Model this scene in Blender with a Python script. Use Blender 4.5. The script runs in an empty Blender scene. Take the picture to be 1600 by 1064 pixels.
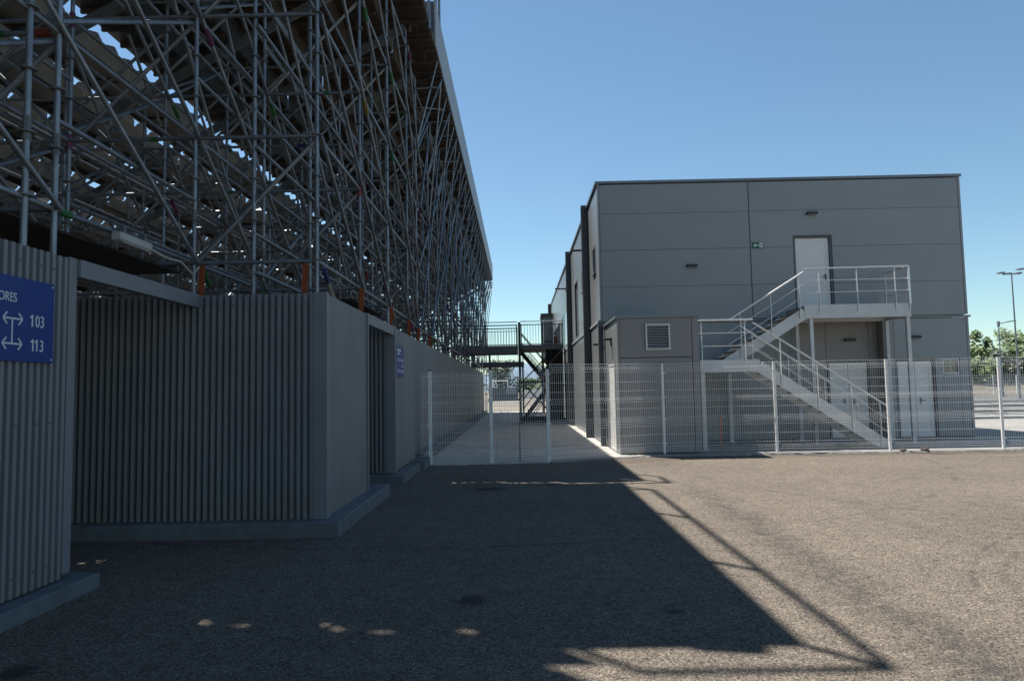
import bpy, bmesh, math, random
from mathutils import Vector, Matrix
random.seed(7)
R = math.radians
scn = bpy.context.scene
COL = scn.collection

# ------------------------------------------------------------------ camera
EYE = 1.55
FPX = 1100.0
cam_data = bpy.data.cameras.new('camera')
cam_data.sensor_width = 36.0
cam_data.lens = FPX / 1600.0 * 36.0
cam_data.clip_start = 0.05
cam_data.clip_end = 6000.0
cam = bpy.data.objects.new('camera', cam_data)
COL.objects.link(cam)
PITCH = math.atan(77 / 1100)
YAW = R(0.52)
ROLL = R(-1.07)
cam.matrix_world = (Matrix.Translation((0, 0, EYE)) @ Matrix.Rotation(YAW, 4, 'Z')
                    @ Matrix.Rotation(math.pi / 2 + PITCH, 4, 'X') @ Matrix.Rotation(ROLL, 4, 'Z'))
scn.camera = cam

# ------------------------------------------------------------------ sky, sun, exposure
SUN = Vector((-0.36, 0.40, 1.0)).normalized()
world = bpy.data.worlds.new('World')
scn.world = world
world.use_nodes = True
wn = world.node_tree.nodes
wn.clear()
wo = wn.new('ShaderNodeOutputWorld')
wb = wn.new('ShaderNodeBackground')
wb.inputs['Strength'].default_value = 0.070
sky = wn.new('ShaderNodeTexSky')
sky.sky_type = 'NISHITA'
sky.sun_disc = False
sky.sun_elevation = math.asin(SUN.z)
sky.sun_rotation = math.atan2(SUN.x, SUN.y)
sky.altitude = 100
sky.air_density = 1.0
sky.dust_density = 0.0
sky.ozone_density = 1.6
tint = wn.new('ShaderNodeMix')          # white balance of the sky: a little more cyan
tint.data_type = 'RGBA'
tint.blend_type = 'MULTIPLY'
tint.inputs[0].default_value = 1.0
tint.inputs[7].default_value = (0.90, 1.03, 1.00, 1)
world.node_tree.links.new(sky.outputs[0], tint.inputs[6])
world.node_tree.links.new(tint.outputs[2], wb.inputs[0])
world.node_tree.links.new(wb.outputs[0], wo.inputs[0])
sd = bpy.data.lights.new('sun', 'SUN')
sd.energy = 5.0
sd.angle = R(0.53)
sd.color = (1.0, 0.95, 0.87)
sun = bpy.data.objects.new('sun', sd)
COL.objects.link(sun)
sun.location = (-20, 20, 60)
sun.rotation_euler = SUN.to_track_quat('Z', 'Y').to_euler()
vs = scn.view_settings
vs.view_transform = 'Standard'
vs.look = 'None'
vs.exposure = 0.92
vs.gamma = 1.0
vs.use_curve_mapping = False

# ------------------------------------------------------------------ materials
def mat(name, col, rough=0.6, metal=0.0, var=0.08, scale=3.0, bump=0.0, bscale=60.0, dirt=0.0, spec=0.5, rnd=0.0):
    m = bpy.data.materials.new(name)
    m.use_nodes = True
    nt = m.node_tree
    N, L = nt.nodes, nt.links
    b = N['Principled BSDF']
    b.inputs['Roughness'].default_value = rough
    b.inputs['Metallic'].default_value = metal
    b.inputs['Specular IOR Level'].default_value = spec
    g = N.new('ShaderNodeNewGeometry')
    n1 = N.new('ShaderNodeTexNoise')
    n1.inputs['Scale'].default_value = scale
    n1.inputs['Detail'].default_value = 6
    L.new(g.outputs['Position'], n1.inputs['Vector'])
    r1 = N.new('ShaderNodeMapRange')
    r1.inputs[1].default_value = 0.3
    r1.inputs[2].default_value = 0.7
    r1.inputs[3].default_value = 1 - var
    r1.inputs[4].default_value = 1 + var
    L.new(n1.outputs['Fac'], r1.inputs[0])
    fac = r1.outputs[0]
    if rnd > 0:
        oi = N.new('ShaderNodeObjectInfo')
        r2 = N.new('ShaderNodeMapRange')
        r2.inputs[3].default_value = 1 - rnd
        r2.inputs[4].default_value = 1 + rnd
        L.new(oi.outputs['Random'], r2.inputs[0])
        mu = N.new('ShaderNodeMath')
        mu.operation = 'MULTIPLY'
        L.new(fac, mu.inputs[0])
        L.new(r2.outputs[0], mu.inputs[1])
        fac = mu.outputs[0]
    vm = N.new('ShaderNodeVectorMath')
    vm.operation = 'SCALE'
    vm.inputs[0].default_value = col
    L.new(fac, vm.inputs['Scale'])
    out = vm.outputs[0]
    if dirt > 0:       # streaky grime, stretched downwards
        mp = N.new('ShaderNodeMapping')
        mp.inputs['Scale'].default_value = (5.0, 5.0, 0.5)
        L.new(g.outputs['Position'], mp.inputs['Vector'])
        n2 = N.new('ShaderNodeTexNoise')
        n2.inputs['Scale'].default_value = 1.6
        n2.inputs['Detail'].default_value = 8
        L.new(mp.outputs[0], n2.inputs['Vector'])
        r3 = N.new('ShaderNodeMapRange')
        r3.inputs[1].default_value = 0.52
        r3.inputs[2].default_value = 0.75
        r3.inputs[3].default_value = 0.0
        r3.inputs[4].default_value = dirt
        L.new(n2.outputs['Fac'], r3.inputs[0])
        mx = N.new('ShaderNodeMix')
        mx.data_type = 'RGBA'
        L.new(r3.outputs[0], mx.inputs[0])
        L.new(out, mx.inputs[6])
        mx.inputs[7].default_value = (0.10, 0.085, 0.07, 1)
        out = mx.outputs[2]
    L.new(out, b.inputs['Base Color'])
    if bump > 0:
        n3 = N.new('ShaderNodeTexNoise')
        n3.inputs['Scale'].default_value = bscale
        n3.inputs['Detail'].default_value = 4
        L.new(g.outputs['Position'], n3.inputs['Vector'])
        bp = N.new('ShaderNodeBump')
        bp.inputs['Strength'].default_value = bump
        bp.inputs['Distance'].default_value = 0.02
        L.new(n3.outputs['Fac'], bp.inputs['Height'])
        L.new(bp.outputs[0], b.inputs['Normal'])
    return m

M = {}
M['hoard'] = mat('hoarding_sheet', (0.185, 0.196, 0.212), 0.45, 0.0, 0.05, 2.0, dirt=0.16, rnd=0.06)
def add_dust(m):
    N, L = m.node_tree.nodes, m.node_tree.links
    b = N['Principled BSDF']
    src = b.inputs['Base Color'].links[0].from_socket
    g = N.new('ShaderNodeNewGeometry')
    sp = N.new('ShaderNodeSeparateXYZ')
    L.new(g.outputs['Position'], sp.inputs[0])
    n = N.new('ShaderNodeTexNoise')
    n.inputs['Scale'].default_value = 7.0
    n.inputs['Detail'].default_value = 8
    L.new(g.outputs['Position'], n.inputs['Vector'])
    ad = N.new('ShaderNodeMath'); ad.operation = 'MULTIPLY_ADD'
    L.new(n.outputs['Fac'], ad.inputs[0]); ad.inputs[1].default_value = -0.9
    L.new(sp.outputs[2], ad.inputs[2])
    r = N.new('ShaderNodeMapRange')
    r.inputs[1].default_value = -0.30; r.inputs[2].default_value = 0.10
    r.inputs[3].default_value = 0.55; r.inputs[4].default_value = 0.0
    L.new(ad.outputs[0], r.inputs[0])
    mx = N.new('ShaderNodeMix'); mx.data_type = 'RGBA'
    L.new(r.outputs[0], mx.inputs[0]); L.new(src, mx.inputs[6])
    mx.inputs[7].default_value = (0.20, 0.175, 0.145, 1)
    L.new(mx.outputs[2], b.inputs['Base Color'])
add_dust(M['hoard'])
M['trim'] = mat('hoarding_trim', (0.175, 0.19, 0.21), 0.45, 0.0, 0.05, 2.0)
M['plinth'] = mat('concrete_plinth', (0.115, 0.130, 0.145), 0.85, 0, 0.16, 6.0, 0.35, 45, dirt=0.35)
M['galv'] = mat('galvanised_tube', (0.19, 0.215, 0.245), 0.42, 0.55, 0.22, 9.0, rnd=0.16, dirt=0.16)
M['galv_dull'] = mat('galvanised_dull', (0.14, 0.15, 0.16), 0.55, 0.35, 0.2, 7.0, rnd=0.12)
M['deck'] = mat('deck_underside', (0.26, 0.245, 0.225), 0.6, 0.0, 0.12, 2.5, rnd=0.08, dirt=0.25)
M['deckrim'] = mat('deck_rim_steel', (0.07, 0.075, 0.08), 0.5, 0.4, 0.15, 5.0)
M['ply'] = mat('brown_plywood', (0.050, 0.036, 0.026), 0.7, 0.0, 0.3, 4.0, rnd=0.15)
M['fascia'] = mat('fascia_sheet', (0.30, 0.32, 0.34), 0.5, 0.0, 0.06, 1.5, rnd=0.03)
M['seat'] = mat('seat_plastic', (0.16, 0.175, 0.20), 0.5, 0, 0.1, 2.0)
M['black'] = mat('black_membrane', (0.012, 0.012, 0.013), 0.8, 0, 0.3, 4.0)
M['orange'] = mat('orange_strap', (0.26, 0.055, 0.014), 0.7, 0, 0.15, 20.0)
for n, c in dict(green=(0.012, 0.11, 0.03), purple=(0.10, 0.018, 0.075), blue=(0.015, 0.035, 0.14), red=(0.17, 0.03, 0.018), yellow=(0.16, 0.12, 0.03)).items():
    M[n] = mat(n + '_clamp_paint', c, 0.55, 0, 0.2, 30.0)
M['white_lamp'] = mat('white_lamp_housing', (0.36, 0.36, 0.35), 0.45, 0, 0.06, 8.0)
M['lens'] = mat('lamp_lens', (0.25, 0.27, 0.28), 0.15, 0, 0.05, 8.0)
M['panel'] = mat('grey_cladding_panel', (0.262, 0.280, 0.294), 0.45, 0.0, 0.03, 0.8, bump=0.05, bscale=2.2, rnd=0.02, dirt=0.06)
M['panel_side'] = mat('grey_cladding_side', (0.24, 0.25, 0.26), 0.32, 0.25, 0.05, 0.8, bump=0.08, bscale=2.0, rnd=0.04, dirt=0.10)
M['panel_warm'] = mat('warm_grey_cladding', (0.245, 0.236, 0.234), 0.5, 0.0, 0.04, 0.8, rnd=0.02, dirt=0.06)
M['core'] = mat('joint_dark', (0.05, 0.055, 0.06), 0.8, 0, 0.1, 3.0)
M['backing'] = mat('joint_grey', (0.19, 0.20, 0.21), 0.8, 0, 0.1, 3.0)
M['coping'] = mat('coping_metal', (0.18, 0.195, 0.21), 0.4, 0.3, 0.05, 3.0)
M['pilaster'] = mat('pilaster_steel', (0.075, 0.082, 0.092), 0.45, 0.2, 0.06, 3.0)
M['door'] = mat('white_door', (0.72, 0.71, 0.70), 0.4, 0, 0.03, 2.0, dirt=0.05)
M['frame'] = mat('dark_frame', (0.09, 0.095, 0.105), 0.5, 0.0, 0.1, 3.0)
M['glass'] = mat('window_glass', (0.03, 0.04, 0.05), 0.06, 0.0, 0.1, 2.0, spec=0.8)
M['steelpaint'] = mat('grey_painted_steel', (0.55, 0.56, 0.565), 0.42, 0.0, 0.06, 4.0, dirt=0.08)
M['inox'] = mat('bright_steel_rail', (0.66, 0.66, 0.65), 0.30, 0.55, 0.06, 6.0)
M['tread'] = mat('stair_tread', (0.34, 0.30, 0.25), 0.6, 0.2, 0.15, 8.0)
M['fence'] = mat('fence_white_coating', (0.80, 0.79, 0.77), 0.45, 0.0, 0.08, 6.0, dirt=0.12, rnd=0.03)
M['cap'] = mat('black_cap', (0.02, 0.02, 0.02), 0.5)
M['sign_blue'] = mat('sign_blue', (0.003, 0.034, 0.21), 0.4, 0, 0.04, 3.0)
M['sign_white'] = mat('sign_lettering', (0.60, 0.64, 0.68), 0.5, 0, 0.03, 3.0)
M['sign_green'] = mat('exit_green', (0.0, 0.10, 0.045), 0.4, 0, 0.04, 3.0)
M['louvre'] = mat('louvre_white', (0.66, 0.66, 0.65), 0.4, 0, 0.05, 3.0)
M['slat'] = mat('louvre_slat', (0.45, 0.46, 0.47), 0.4, 0.2, 0.05, 3.0)
M['bridge'] = mat('bridge_steel', (0.11, 0.12, 0.13), 0.5, 0.3, 0.12, 4.0)
M['bridge_dark'] = mat('bridge_dark_steel', (0.03, 0.032, 0.035), 0.6, 0.2, 0.15, 4.0)
M['extinguisher'] = mat('red_paint', (0.10, 0.012, 0.012), 0.4, 0, 0.05, 4.0)
M['container'] = mat('grey_container', (0.12, 0.13, 0.14), 0.6, 0, 0.1, 2.0)
M['container_light'] = mat('pale_container', (0.25, 0.255, 0.26), 0.6, 0, 0.1, 2.0)
M['stone'] = mat('stone', (0.17, 0.13, 0.115), 0.9, 0, 0.3, 14.0, 0.6, 40)
M['stake'] = mat('orange_stake', (0.42, 0.12, 0.05), 0.7, 0, 0.2, 12.0)
M['line'] = mat('white_line_paint', (0.50, 0.50, 0.49), 0.7, 0, 0.12, 3.0)
M['lotkerb'] = mat('pale_kerb', (0.28, 0.275, 0.26), 0.85, 0, 0.12, 4.0, 0.3, 40)
M['bark'] = mat('bark', (0.10, 0.075, 0.055), 0.9, 0, 0.3, 12.0, 0.5, 30)
M['leafA'] = mat('leaf_bright', (0.095, 0.150, 0.035), 0.6, 0, 0.45, 1.6)
M['leafB'] = mat('leaf_dark', (0.034, 0.062, 0.026), 0.6, 0, 0.45, 1.6)
M['mast'] = mat('mast_grey', (0.22, 0.24, 0.26), 0.5, 0.3, 0.08, 3.0)
M['bank'] = mat('dry_bank', (0.125, 0.108, 0.082), 0.95, 0, 0.35, 0.9, 0.6, 6.0)
M['hills'] = mat('far_hills', (0.13, 0.19, 0.25), 0.95, 0, 0.2, 0.01)  # blue of distance haze put into the base colour
M['terrain'] = mat('dry_terrain', (0.18, 0.155, 0.125), 0.95, 0, 0.25, 0.35, 0.5, 8.0)
M['lot'] = mat('lot_asphalt', (0.085, 0.083, 0.08), 0.9, 0, 0.22, 0.7, 0.4, 60)

def slab_mat(name, col, dark):
    """cast concrete: cloudy tone, fine grain, darker blotches and thin cracks"""
    m = mat(name, col, 0.88, 0, 0.14, 0.9, 0.35, 70)
    nt = m.node_tree
    N, L = nt.nodes, nt.links
    b = N['Principled BSDF']
    src = b.inputs['Base Color'].links[0].from_socket
    g = N.new('ShaderNodeNewGeometry')
    n = N.new('ShaderNodeTexNoise')
    n.inputs['Scale'].default_value = 2.3
    n.inputs['Detail'].default_value = 9
    n.inputs['Roughness'].default_value = 0.68
    L.new(g.outputs['Position'], n.inputs['Vector'])
    r = N.new('ShaderNodeMapRange')
    r.inputs[1].default_value = 0.55
    r.inputs[2].default_value = 0.72
    r.inputs[4].default_value = 0.55
    L.new(n.outputs['Fac'], r.inputs[0])
    mx = N.new('ShaderNodeMix')
    mx.data_type = 'RGBA'
    L.new(r.outputs[0], mx.inputs[0])
    L.new(src, mx.inputs[6])
    mx.inputs[7].default_value = (*dark, 1)
    L.new(mx.outputs[2], b.inputs['Base Color'])
    return m
M['slab'] = slab_mat('pale_concrete', (0.42, 0.395, 0.355), (0.22, 0.205, 0.185))
M['edge'] = slab_mat('edge_concrete', (0.27, 0.258, 0.238), (0.19, 0.175, 0.155))

def forecourt_mat():
    """beige aggregate surface: stone speckle, dark worn wheel track at x = 2.5, oil stains"""
    m = bpy.data.materials.new('beige_aggregate')
    m.use_nodes = True
    nt = m.node_tree
    N, L = nt.nodes, nt.links
    b = N['Principled BSDF']
    b.inputs['Roughness'].default_value = 0.92
    b.inputs['Specular IOR Level'].default_value = 0.25
    g = N.new('ShaderNodeNewGeometry')
    pos = g.outputs['Position']
    def noise(scale, det, rough=0.6, vec=pos):
        n = N.new('ShaderNodeTexNoise')
        n.inputs['Scale'].default_value = scale
        n.inputs['Detail'].default_value = det
        n.inputs['Roughness'].default_value = rough
        L.new(vec, n.inputs['Vector'])
        return n.outputs['Fac']
    def rng(v, a, c, lo, hi):
        r = N.new('ShaderNodeMapRange')
        for i, x in enumerate((a, c, lo, hi)):
            r.inputs[i + 1].default_value = x
        L.new(v, r.inputs[0])
        return r.outputs[0]
    def math_(op, a, c=None):
        n = N.new('ShaderNodeMath')
        n.operation = op
        for i, x in enumerate((a, c)):
            if x is None:
                continue
            if isinstance(x, (int, float)):
                n.inputs[i].default_value = x
            else:
                L.new(x, n.inputs[i])
        return n.outputs[0]
    vor = N.new('ShaderNodeTexVoronoi')
    vor.inputs['Scale'].default_value = 82
    L.new(pos, vor.inputs['Vector'])
    ramp = N.new('ShaderNodeValToRGB')
    e = ramp.color_ramp
    e.elements[0].position = 0.0
    e.elements[0].color = (0.066, 0.056, 0.047, 1)
    e.elements[1].position = 1.0
    e.elements[1].color = (0.34, 0.29, 0.235, 1)
    for p, c in ((0.22, (0.140, 0.116, 0.094, 1)), (0.5, (0.192, 0.160, 0.128, 1)), (0.8, (0.225, 0.19, 0.154, 1))):
        el = e.elements.new(p)
        el.color = c
    sep = N.new('ShaderNodeSeparateColor')
    L.new(vor.outputs['Color'], sep.inputs[0])
    L.new(sep.outputs[0], ramp.inputs[0])
    gap = rng(vor.outputs['Distance'], 0.3, 0.8, 1.0, 0.60)
    big = rng(noise(0.45, 5), 0.3, 0.7, 0.86, 1.12)
    mid = rng(noise(5.5, 6, 0.7), 0.32, 0.7, 0.80, 1.16)
    fac = math_('MULTIPLY', math_('MULTIPLY', gap, big), mid)
    vm = N.new('ShaderNodeVectorMath')
    vm.operation = 'SCALE'
    L.new(ramp.outputs[0], vm.inputs[0])
    L.new(fac, vm.inputs['Scale'])
    # worn dark wheel track and smaller scuffs
    sx = N.new('ShaderNodeSeparateXYZ')
    L.new(pos, sx.inputs[0])
    wob = rng(noise(0.6, 3), 0.3, 0.7, -0.16, 0.16)
    d = math_('ABSOLUTE', math_('SUBTRACT', math_('ADD', sx.outputs[0], wob), 2.58))
    track = rng(d, 0.04, 0.36, 1.0, 0.0)
    trackn = rng(noise(7.0, 9, 0.85), 0.40, 0.60, 0.0, 1.0)
    d2 = math_('ABSOLUTE', math_('SUBTRACT', math_('ADD', sx.outputs[0], wob), 4.25))
    track2 = rng(d2, 0.02, 0.22, 0.4, 0.0)
    yfade = rng(sx.outputs[1], 9.0, 12.0, 1.0, 0.15)
    t = math_('MULTIPLY', math_('MULTIPLY', math_('MAXIMUM', track, track2), trackn), yfade)
    t = math_('MULTIPLY', t, 0.78)
    # curved tyre scuffs
    arcn = rng(noise(2.2, 6, 0.7), 0.46, 0.62, 0.0, 0.5)
    for (cx, cy, rad, w) in ((7.5, 3.5, 4.3, 0.035), (7.5, 3.5, 4.52, 0.03), (-1.0, 16.5, 9.4, 0.04), (11.0, 14.0, 6.6, 0.04), (11.0, 14.0, 8.1, 0.05)):
        ax = math_('SUBTRACT', sx.outputs[0], cx)
        ay = math_('SUBTRACT', sx.outputs[1], cy)
        rr = math_('SQRT', math_('ADD', math_('MULTIPLY', ax, ax), math_('MULTIPLY', ay, ay)))
        dd = math_('ABSOLUTE', math_('SUBTRACT', rr, rad))
        t = math_('MAXIMUM', t, math_('MULTIPLY', rng(dd, w * .4, w * 1.6, 1.0, 0.0), arcn))
    # random dark patches
    patch = rng(noise(1.1, 8, 0.72), 0.60, 0.74, 0.0, 0.45)
    t = math_('MAXIMUM', t, patch)
    # oil stains
    for (x, y, rx, ry) in ((-0.40, 5.33, 0.12, 0.16), (-0.5, 11.2, 0.30, 0.22), (-2.9, 4.1, 0.12, 0.12), (1.05, 5.0, 0.07, 0.06), (-2.6, 9.0, 0.06, 0.06), (0.5, 11.6, 0.10, 0.10)):
        ax = math_('DIVIDE', math_('SUBTRACT', sx.outputs[0], x), rx)
        ay = math_('DIVIDE', math_('SUBTRACT', sx.outputs[1], y), ry)
        rr = math_('SQRT', math_('ADD', math_('MULTIPLY', ax, ax), math_('MULTIPLY', ay, ay)))
        rr = math_('ADD', rr, rng(noise(14, 5), 0.3, 0.7, -0.4, 0.4))
        t = math_('MAXIMUM', t, rng(rr, 0.5, 1.25, 0.85, 0.0))
    mx = N.new('ShaderNodeMix')
    mx.data_type = 'RGBA'
    L.new(t, mx.inputs[0])
    L.new(vm.outputs[0], mx.inputs[6])
    mx.inputs[7].default_value = (0.032, 0.031, 0.032, 1)
    L.new(mx.outputs[2], b.inputs['Base Color'])
    h = math_('ADD', math_('MULTIPLY', vor.outputs['Distance'], -1.0), noise(160, 3))
    bp = N.new('ShaderNodeBump')
    bp.inputs['Strength'].default_value = 0.7
    bp.inputs['Distance'].default_value = 0.012
    L.new(h, bp.inputs['Height'])
    L.new(bp.outputs[0], b.inputs['Normal'])
    return m
M['forecourt'] = forecourt_mat()

# ------------------------------------------------------------------ builders
WL = {}     # world location of every object that has children (no rotations are used on parents)

def tag(o, label=None, cat=None, group=None, kind=None):
    if label: o['label'] = label
    if cat: o['category'] = cat
    if group: o['group'] = group
    if kind: o['kind'] = kind
    return o

def thing(name, label, cat, loc=(0, 0, 0), group=None):
    o = bpy.data.objects.new(name, None)
    o.empty_display_size = 0.2
    COL.objects.link(o)
    o.location = loc
    WL[o] = Vector(loc)
    return tag(o, label, cat, group)

class MB:
    def __init__(s):
        s.v = []; s.f = []
    def quadbox(s, c8):
        n = len(s.v)
        s.v += [tuple(p) for p in c8]
        s.f += [(n, n+3, n+2, n+1), (n+4, n+5, n+6, n+7), (n, n+1, n+5, n+4), (n+1, n+2, n+6, n+5), (n+2, n+3, n+7, n+6), (n+3, n, n+4, n+7)]
        return s
    def box(s, x0, x1, y0, y1, z0, z1):
        if x0 > x1: x0, x1 = x1, x0
        if y0 > y1: y0, y1 = y1, y0
        if z0 > z1: z0, z1 = z1, z0
        return s.quadbox([(x0,y0,z0),(x1,y0,z0),(x1,y1,z0),(x0,y1,z0),(x0,y0,z1),(x1,y0,z1),(x1,y1,z1),(x0,y1,z1)])
    def tube(s, p, q, r=0.0242, n=8, r2=None):
        p = Vector(p); q = Vector(q)
        d = q - p
        if d.length < 1e-6: return s
        d.normalize()
        a = d.orthogonal().normalized()
        b = d.cross(a)
        r2 = r if r2 is None else r2
        k = len(s.v)
        for i in range(n):
            t = 2 * math.pi * i / n
            o = a * math.cos(t) + b * math.sin(t)
            s.v.append(tuple(p + o * r)); s.v.append(tuple(q + o * r2))
        for i in range(n):
            j = (i + 1) % n
            s.f.append((k+2*i, k+2*j, k+2*j+1, k+2*i+1))
        s.f.append(tuple(k+2*i for i in reversed(range(n))))
        s.f.append(tuple(k+2*i+1 for i in range(n)))
        return s
    def bar(s, p, q, w, h, up=(0, 0, 1)):
        """rectangular bar from p to q: w sideways, h along 'up'"""
        p = Vector(p); q = Vector(q)
        d = (q - p).normalized()
        side = d.cross(Vector(up)).normalized()
        u = side.cross(d).normalized()
        a = side * w / 2; b = u * h / 2
        return s.quadbox([p-a-b, p+a-b, q+a-b, q-a-b, p-a+b, p+a+b, q+a+b, q-a+b])
    def prism(s, pts, axis, lo, hi):
        """extrude the 2D outline along an axis: 'z' uses (x,y), 'y' uses (x,z), 'x' uses (y,z)"""
        def mk(a, b, t):
            return {'z': (a, b, t), 'y': (a, t, b), 'x': (t, a, b)}[axis]
        n = len(pts); k = len(s.v)
        s.v += [mk(a, b, lo) for a, b in pts] + [mk(a, b, hi) for a, b in pts]
        s.f.append(tuple(range(k, k+n))); s.f.append(tuple(range(k+2*n-1, k+n-1, -1)))
        for i in range(n):
            j = (i + 1) % n
            s.f.append((k+i, k+n+i, k+n+j, k+j))
        return s
    def build(s, name, m, parent=None, smooth=False, bevel=0.0):
        vs_ = [Vector(p) for p in s.v]
        lo = Vector((min(p.x for p in vs_), min(p.y for p in vs_), min(p.z for p in vs_)))
        hi = Vector((max(p.x for p in vs_), max(p.y for p in vs_), max(p.z for p in vs_)))
        c = Vector(((lo.x+hi.x)/2, (lo.y+hi.y)/2, lo.z))
        me = bpy.data.meshes.new(name)
        me.from_pydata([tuple(p - c) for p in vs_], [], s.f)
        bm = bmesh.new(); bm.from_mesh(me)
        bmesh.ops.recalc_face_normals(bm, faces=bm.faces)
        if bevel > 0:
            bmesh.ops.bevel(bm, geom=[e for e in bm.edges if len(e.link_faces) == 2 and e.calc_face_angle(0) > 0.5], offset=bevel, segments=1, affect='EDGES')
        bm.to_mesh(me); bm.free()
        if smooth:
            me.polygons.foreach_set('use_smooth', [True] * len(me.polygons))
            me.set_sharp_from_angle(angle=R(40))
        me.materials.append(M[m] if isinstance(m, str) else m)
        o = bpy.data.objects.new(name, me)
        COL.objects.link(o)
        WL[o] = c.copy()
        if parent is not None:
            o.parent = parent
            o.location = c - WL[parent]
        else:
            o.location = c
        return o

def boxpart(name, m, parent, x0, x1, y0, y1, z0, z1, bevel=0.0):
    return MB().box(x0, x1, y0, y1, z0, z1).build(name, m, parent, bevel=bevel)

# unit tube shared by all single scaffold tubes
def unit_tube():
    b = MB().tube((0, 0, 0), (0, 0, 1), 0.0242, 10)
    me = bpy.data.meshes.new('scaffold_tube')
    me.from_pydata(b.v, [], b.f)
    bm = bmesh.new(); bm.from_mesh(me); bmesh.ops.recalc_face_normals(bm, faces=bm.faces); bm.to_mesh(me); bm.free()
    me.polygons.foreach_set('use_smooth', [True] * len(me.polygons))
    me.set_sharp_from_angle(angle=R(40))
    me.materials.append(M['galv'])
    return me
TUBE = unit_tube()

def tube_obj(name, p, q, parent, r=0.0242):
    p = Vector(p); q = Vector(q)
    o = bpy.data.objects.new(name, TUBE)
    COL.objects.link(o)
    o.parent = parent
    d = q - p
    o.location = p - WL[parent]
    o.rotation_mode = 'QUATERNION'
    o.rotation_quaternion = d.to_track_quat('Z', 'Y')
    k = r / 0.0242
    o.scale = (k, k, d.length)
    return o

CI = cam.matrix_world.inverted()
def seen(p, margin=1.15):
    v = CI @ Vector(p)
    if v.z > -0.3: return None
    x = v.x / -v.z * FPX / 800; y = v.y / -v.z * FPX / 532
    if abs(x) > margin or abs(y) > margin: return None
    return -v.z

def tube_family(name, segs, parent, limit=300, r=0.0242):
    """the tubes that show largest become parts, the rest one joined part"""
    rate = []
    for p, q in segs:
        ds = [seen(Vector(p).lerp(Vector(q), t)) for t in (0, .25, .5, .75, 1)]
        ds = [d for d in ds if d]
        rate.append((min(ds) if ds else 1e6, p, q))
    rate.sort(key=lambda t: t[0])
    vis = [t for t in rate if t[0] < 1e5]
    for _, p, q in vis[:limit]:
        tube_obj(name, p, q, parent, r)
    rest = vis[limit:] + [t for t in rate if t[0] >= 1e5]
    if rest:
        mb = MB()
        for _, p, q in rest:
            mb.tube(p, q, r, 6)
        o = mb.build(name + '_mass', 'galv', parent)
        o['kind'] = 'stuff'

def text_mesh(txt, size, name, m, parent, origin, ex, ey, xscale=1.0, align='LEFT', extrude=0.0015):
    cu = bpy.data.curves.new(name, 'FONT')
    cu.body = txt
    cu.size = size
    cu.extrude = extrude
    cu.align_x = align
    cu.offset = 0.0
    tmp = bpy.data.objects.new('tmp_text', cu)
    COL.objects.link(tmp)
    dg = bpy.context.evaluated_depsgraph_get()
    me = bpy.data.meshes.new_from_object(tmp.evaluated_get(dg))
    bpy.data.objects.remove(tmp)
    ex = Vector(ex); ey = Vector(ey); ez = ex.cross(ey)
    mt = Matrix((ex * xscale, ey, ez)).transposed()
    for v in me.vertices:
        v.co = mt @ v.co
    me.materials.clear()
    me.materials.append(M[m])
    o = bpy.data.objects.new(name, me)
    COL.objects.link(o)
    o.parent = parent
    o.location = Vector(origin) - WL[parent]
    return o

# ------------------------------------------------------------------ ground, paving
def sheet(name, pts, z, m, label, cat='ground', thick=None):
    mb = MB()
    if thick:
        mb.prism(pts, 'z', z - thick, z)
    else:
        mb.v = [(a, b, z) for a, b in pts]
        mb.f = [tuple(range(len(pts)))]
    o = mb.build(name, m)
    return tag(o, label, cat, kind='structure')

sheet('ground', [(-1500, -300), (1500, -300), (1500, 3000), (-1500, 3000)], -0.03, 'terrain', 'dry sandy ground stretching to the horizon')
sheet('forecourt', [(-14, -14), (40, -14), (40, 15.86), (2.62, 15.92), (0.6, 15.04), (-2.6, 14.9), (-14, 14.9)], 0.0, 'forecourt', 'beige aggregate forecourt with dark wheel tracks')
sheet('understand_ground', [(-60, -14), (-14.0, -14), (-14.0, 14.9), (-2.6, 14.9), (-2.6, 60), (-60, 60)], -0.006, 'terrain', 'dusty ground under and beyond the grandstand')
# passage between grandstand and building, joints recessed
pas = tag(bpy.data.objects.new('passage_pavement', None), 'pale concrete passage between corrugated wall and grey building', 'pavement', kind='structure')
COL.objects.link(pas); WL[pas] = Vector((0, 0, 0))
ys = [15.04, 19.5, 24.0, 28.5, 33.0, 37.5, 42.0, 46.5, 51.0]
for i in range(len(ys) - 1):
    for a, b in ((-2.6, -0.035), (0.0, 2.3)):
        y0, y1 = ys[i] + (0.01 if i else 0), ys[i+1] - 0.01
        if i == 0:
            pts = [(a, 14.92 if a < -1 else 15.05), (b, 15.04 if b < 1 else 15.80), (b, y1), (a, y1)]
        else:
            pts = [(a, y0), (b, y0), (b, y1), (a, y1)]
        MB().prism(pts, 'z', -0.02, 0.006).build('concrete_slab', 'slab', pas)
ap = tag(bpy.data.objects.new('building_apron', None), 'pale concrete apron round the grey building', 'pavement', kind='structure')
COL.objects.link(ap); WL[ap] = Vector((0, 0, 0))
for a, b in ((2.31, 6.4), (6.41, 10.6), (10.61, 14.8), (14.81, 19.0), (19.01, 23.2), (23.21, 27.5)):
    MB().prism([(a, 15.94), (b, 15.90), (b, 22.0), (a, 22.0)], 'z', -0.02, 0.008).build('concrete_slab', 'edge', ap)
    if b > 12.6:
        MB().prism([(a, 22.012), (b, 22.012), (b, 29.0), (a, 29.0)], 'z', -0.02, 0.008).build('concrete_slab', 'edge', ap)
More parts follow.
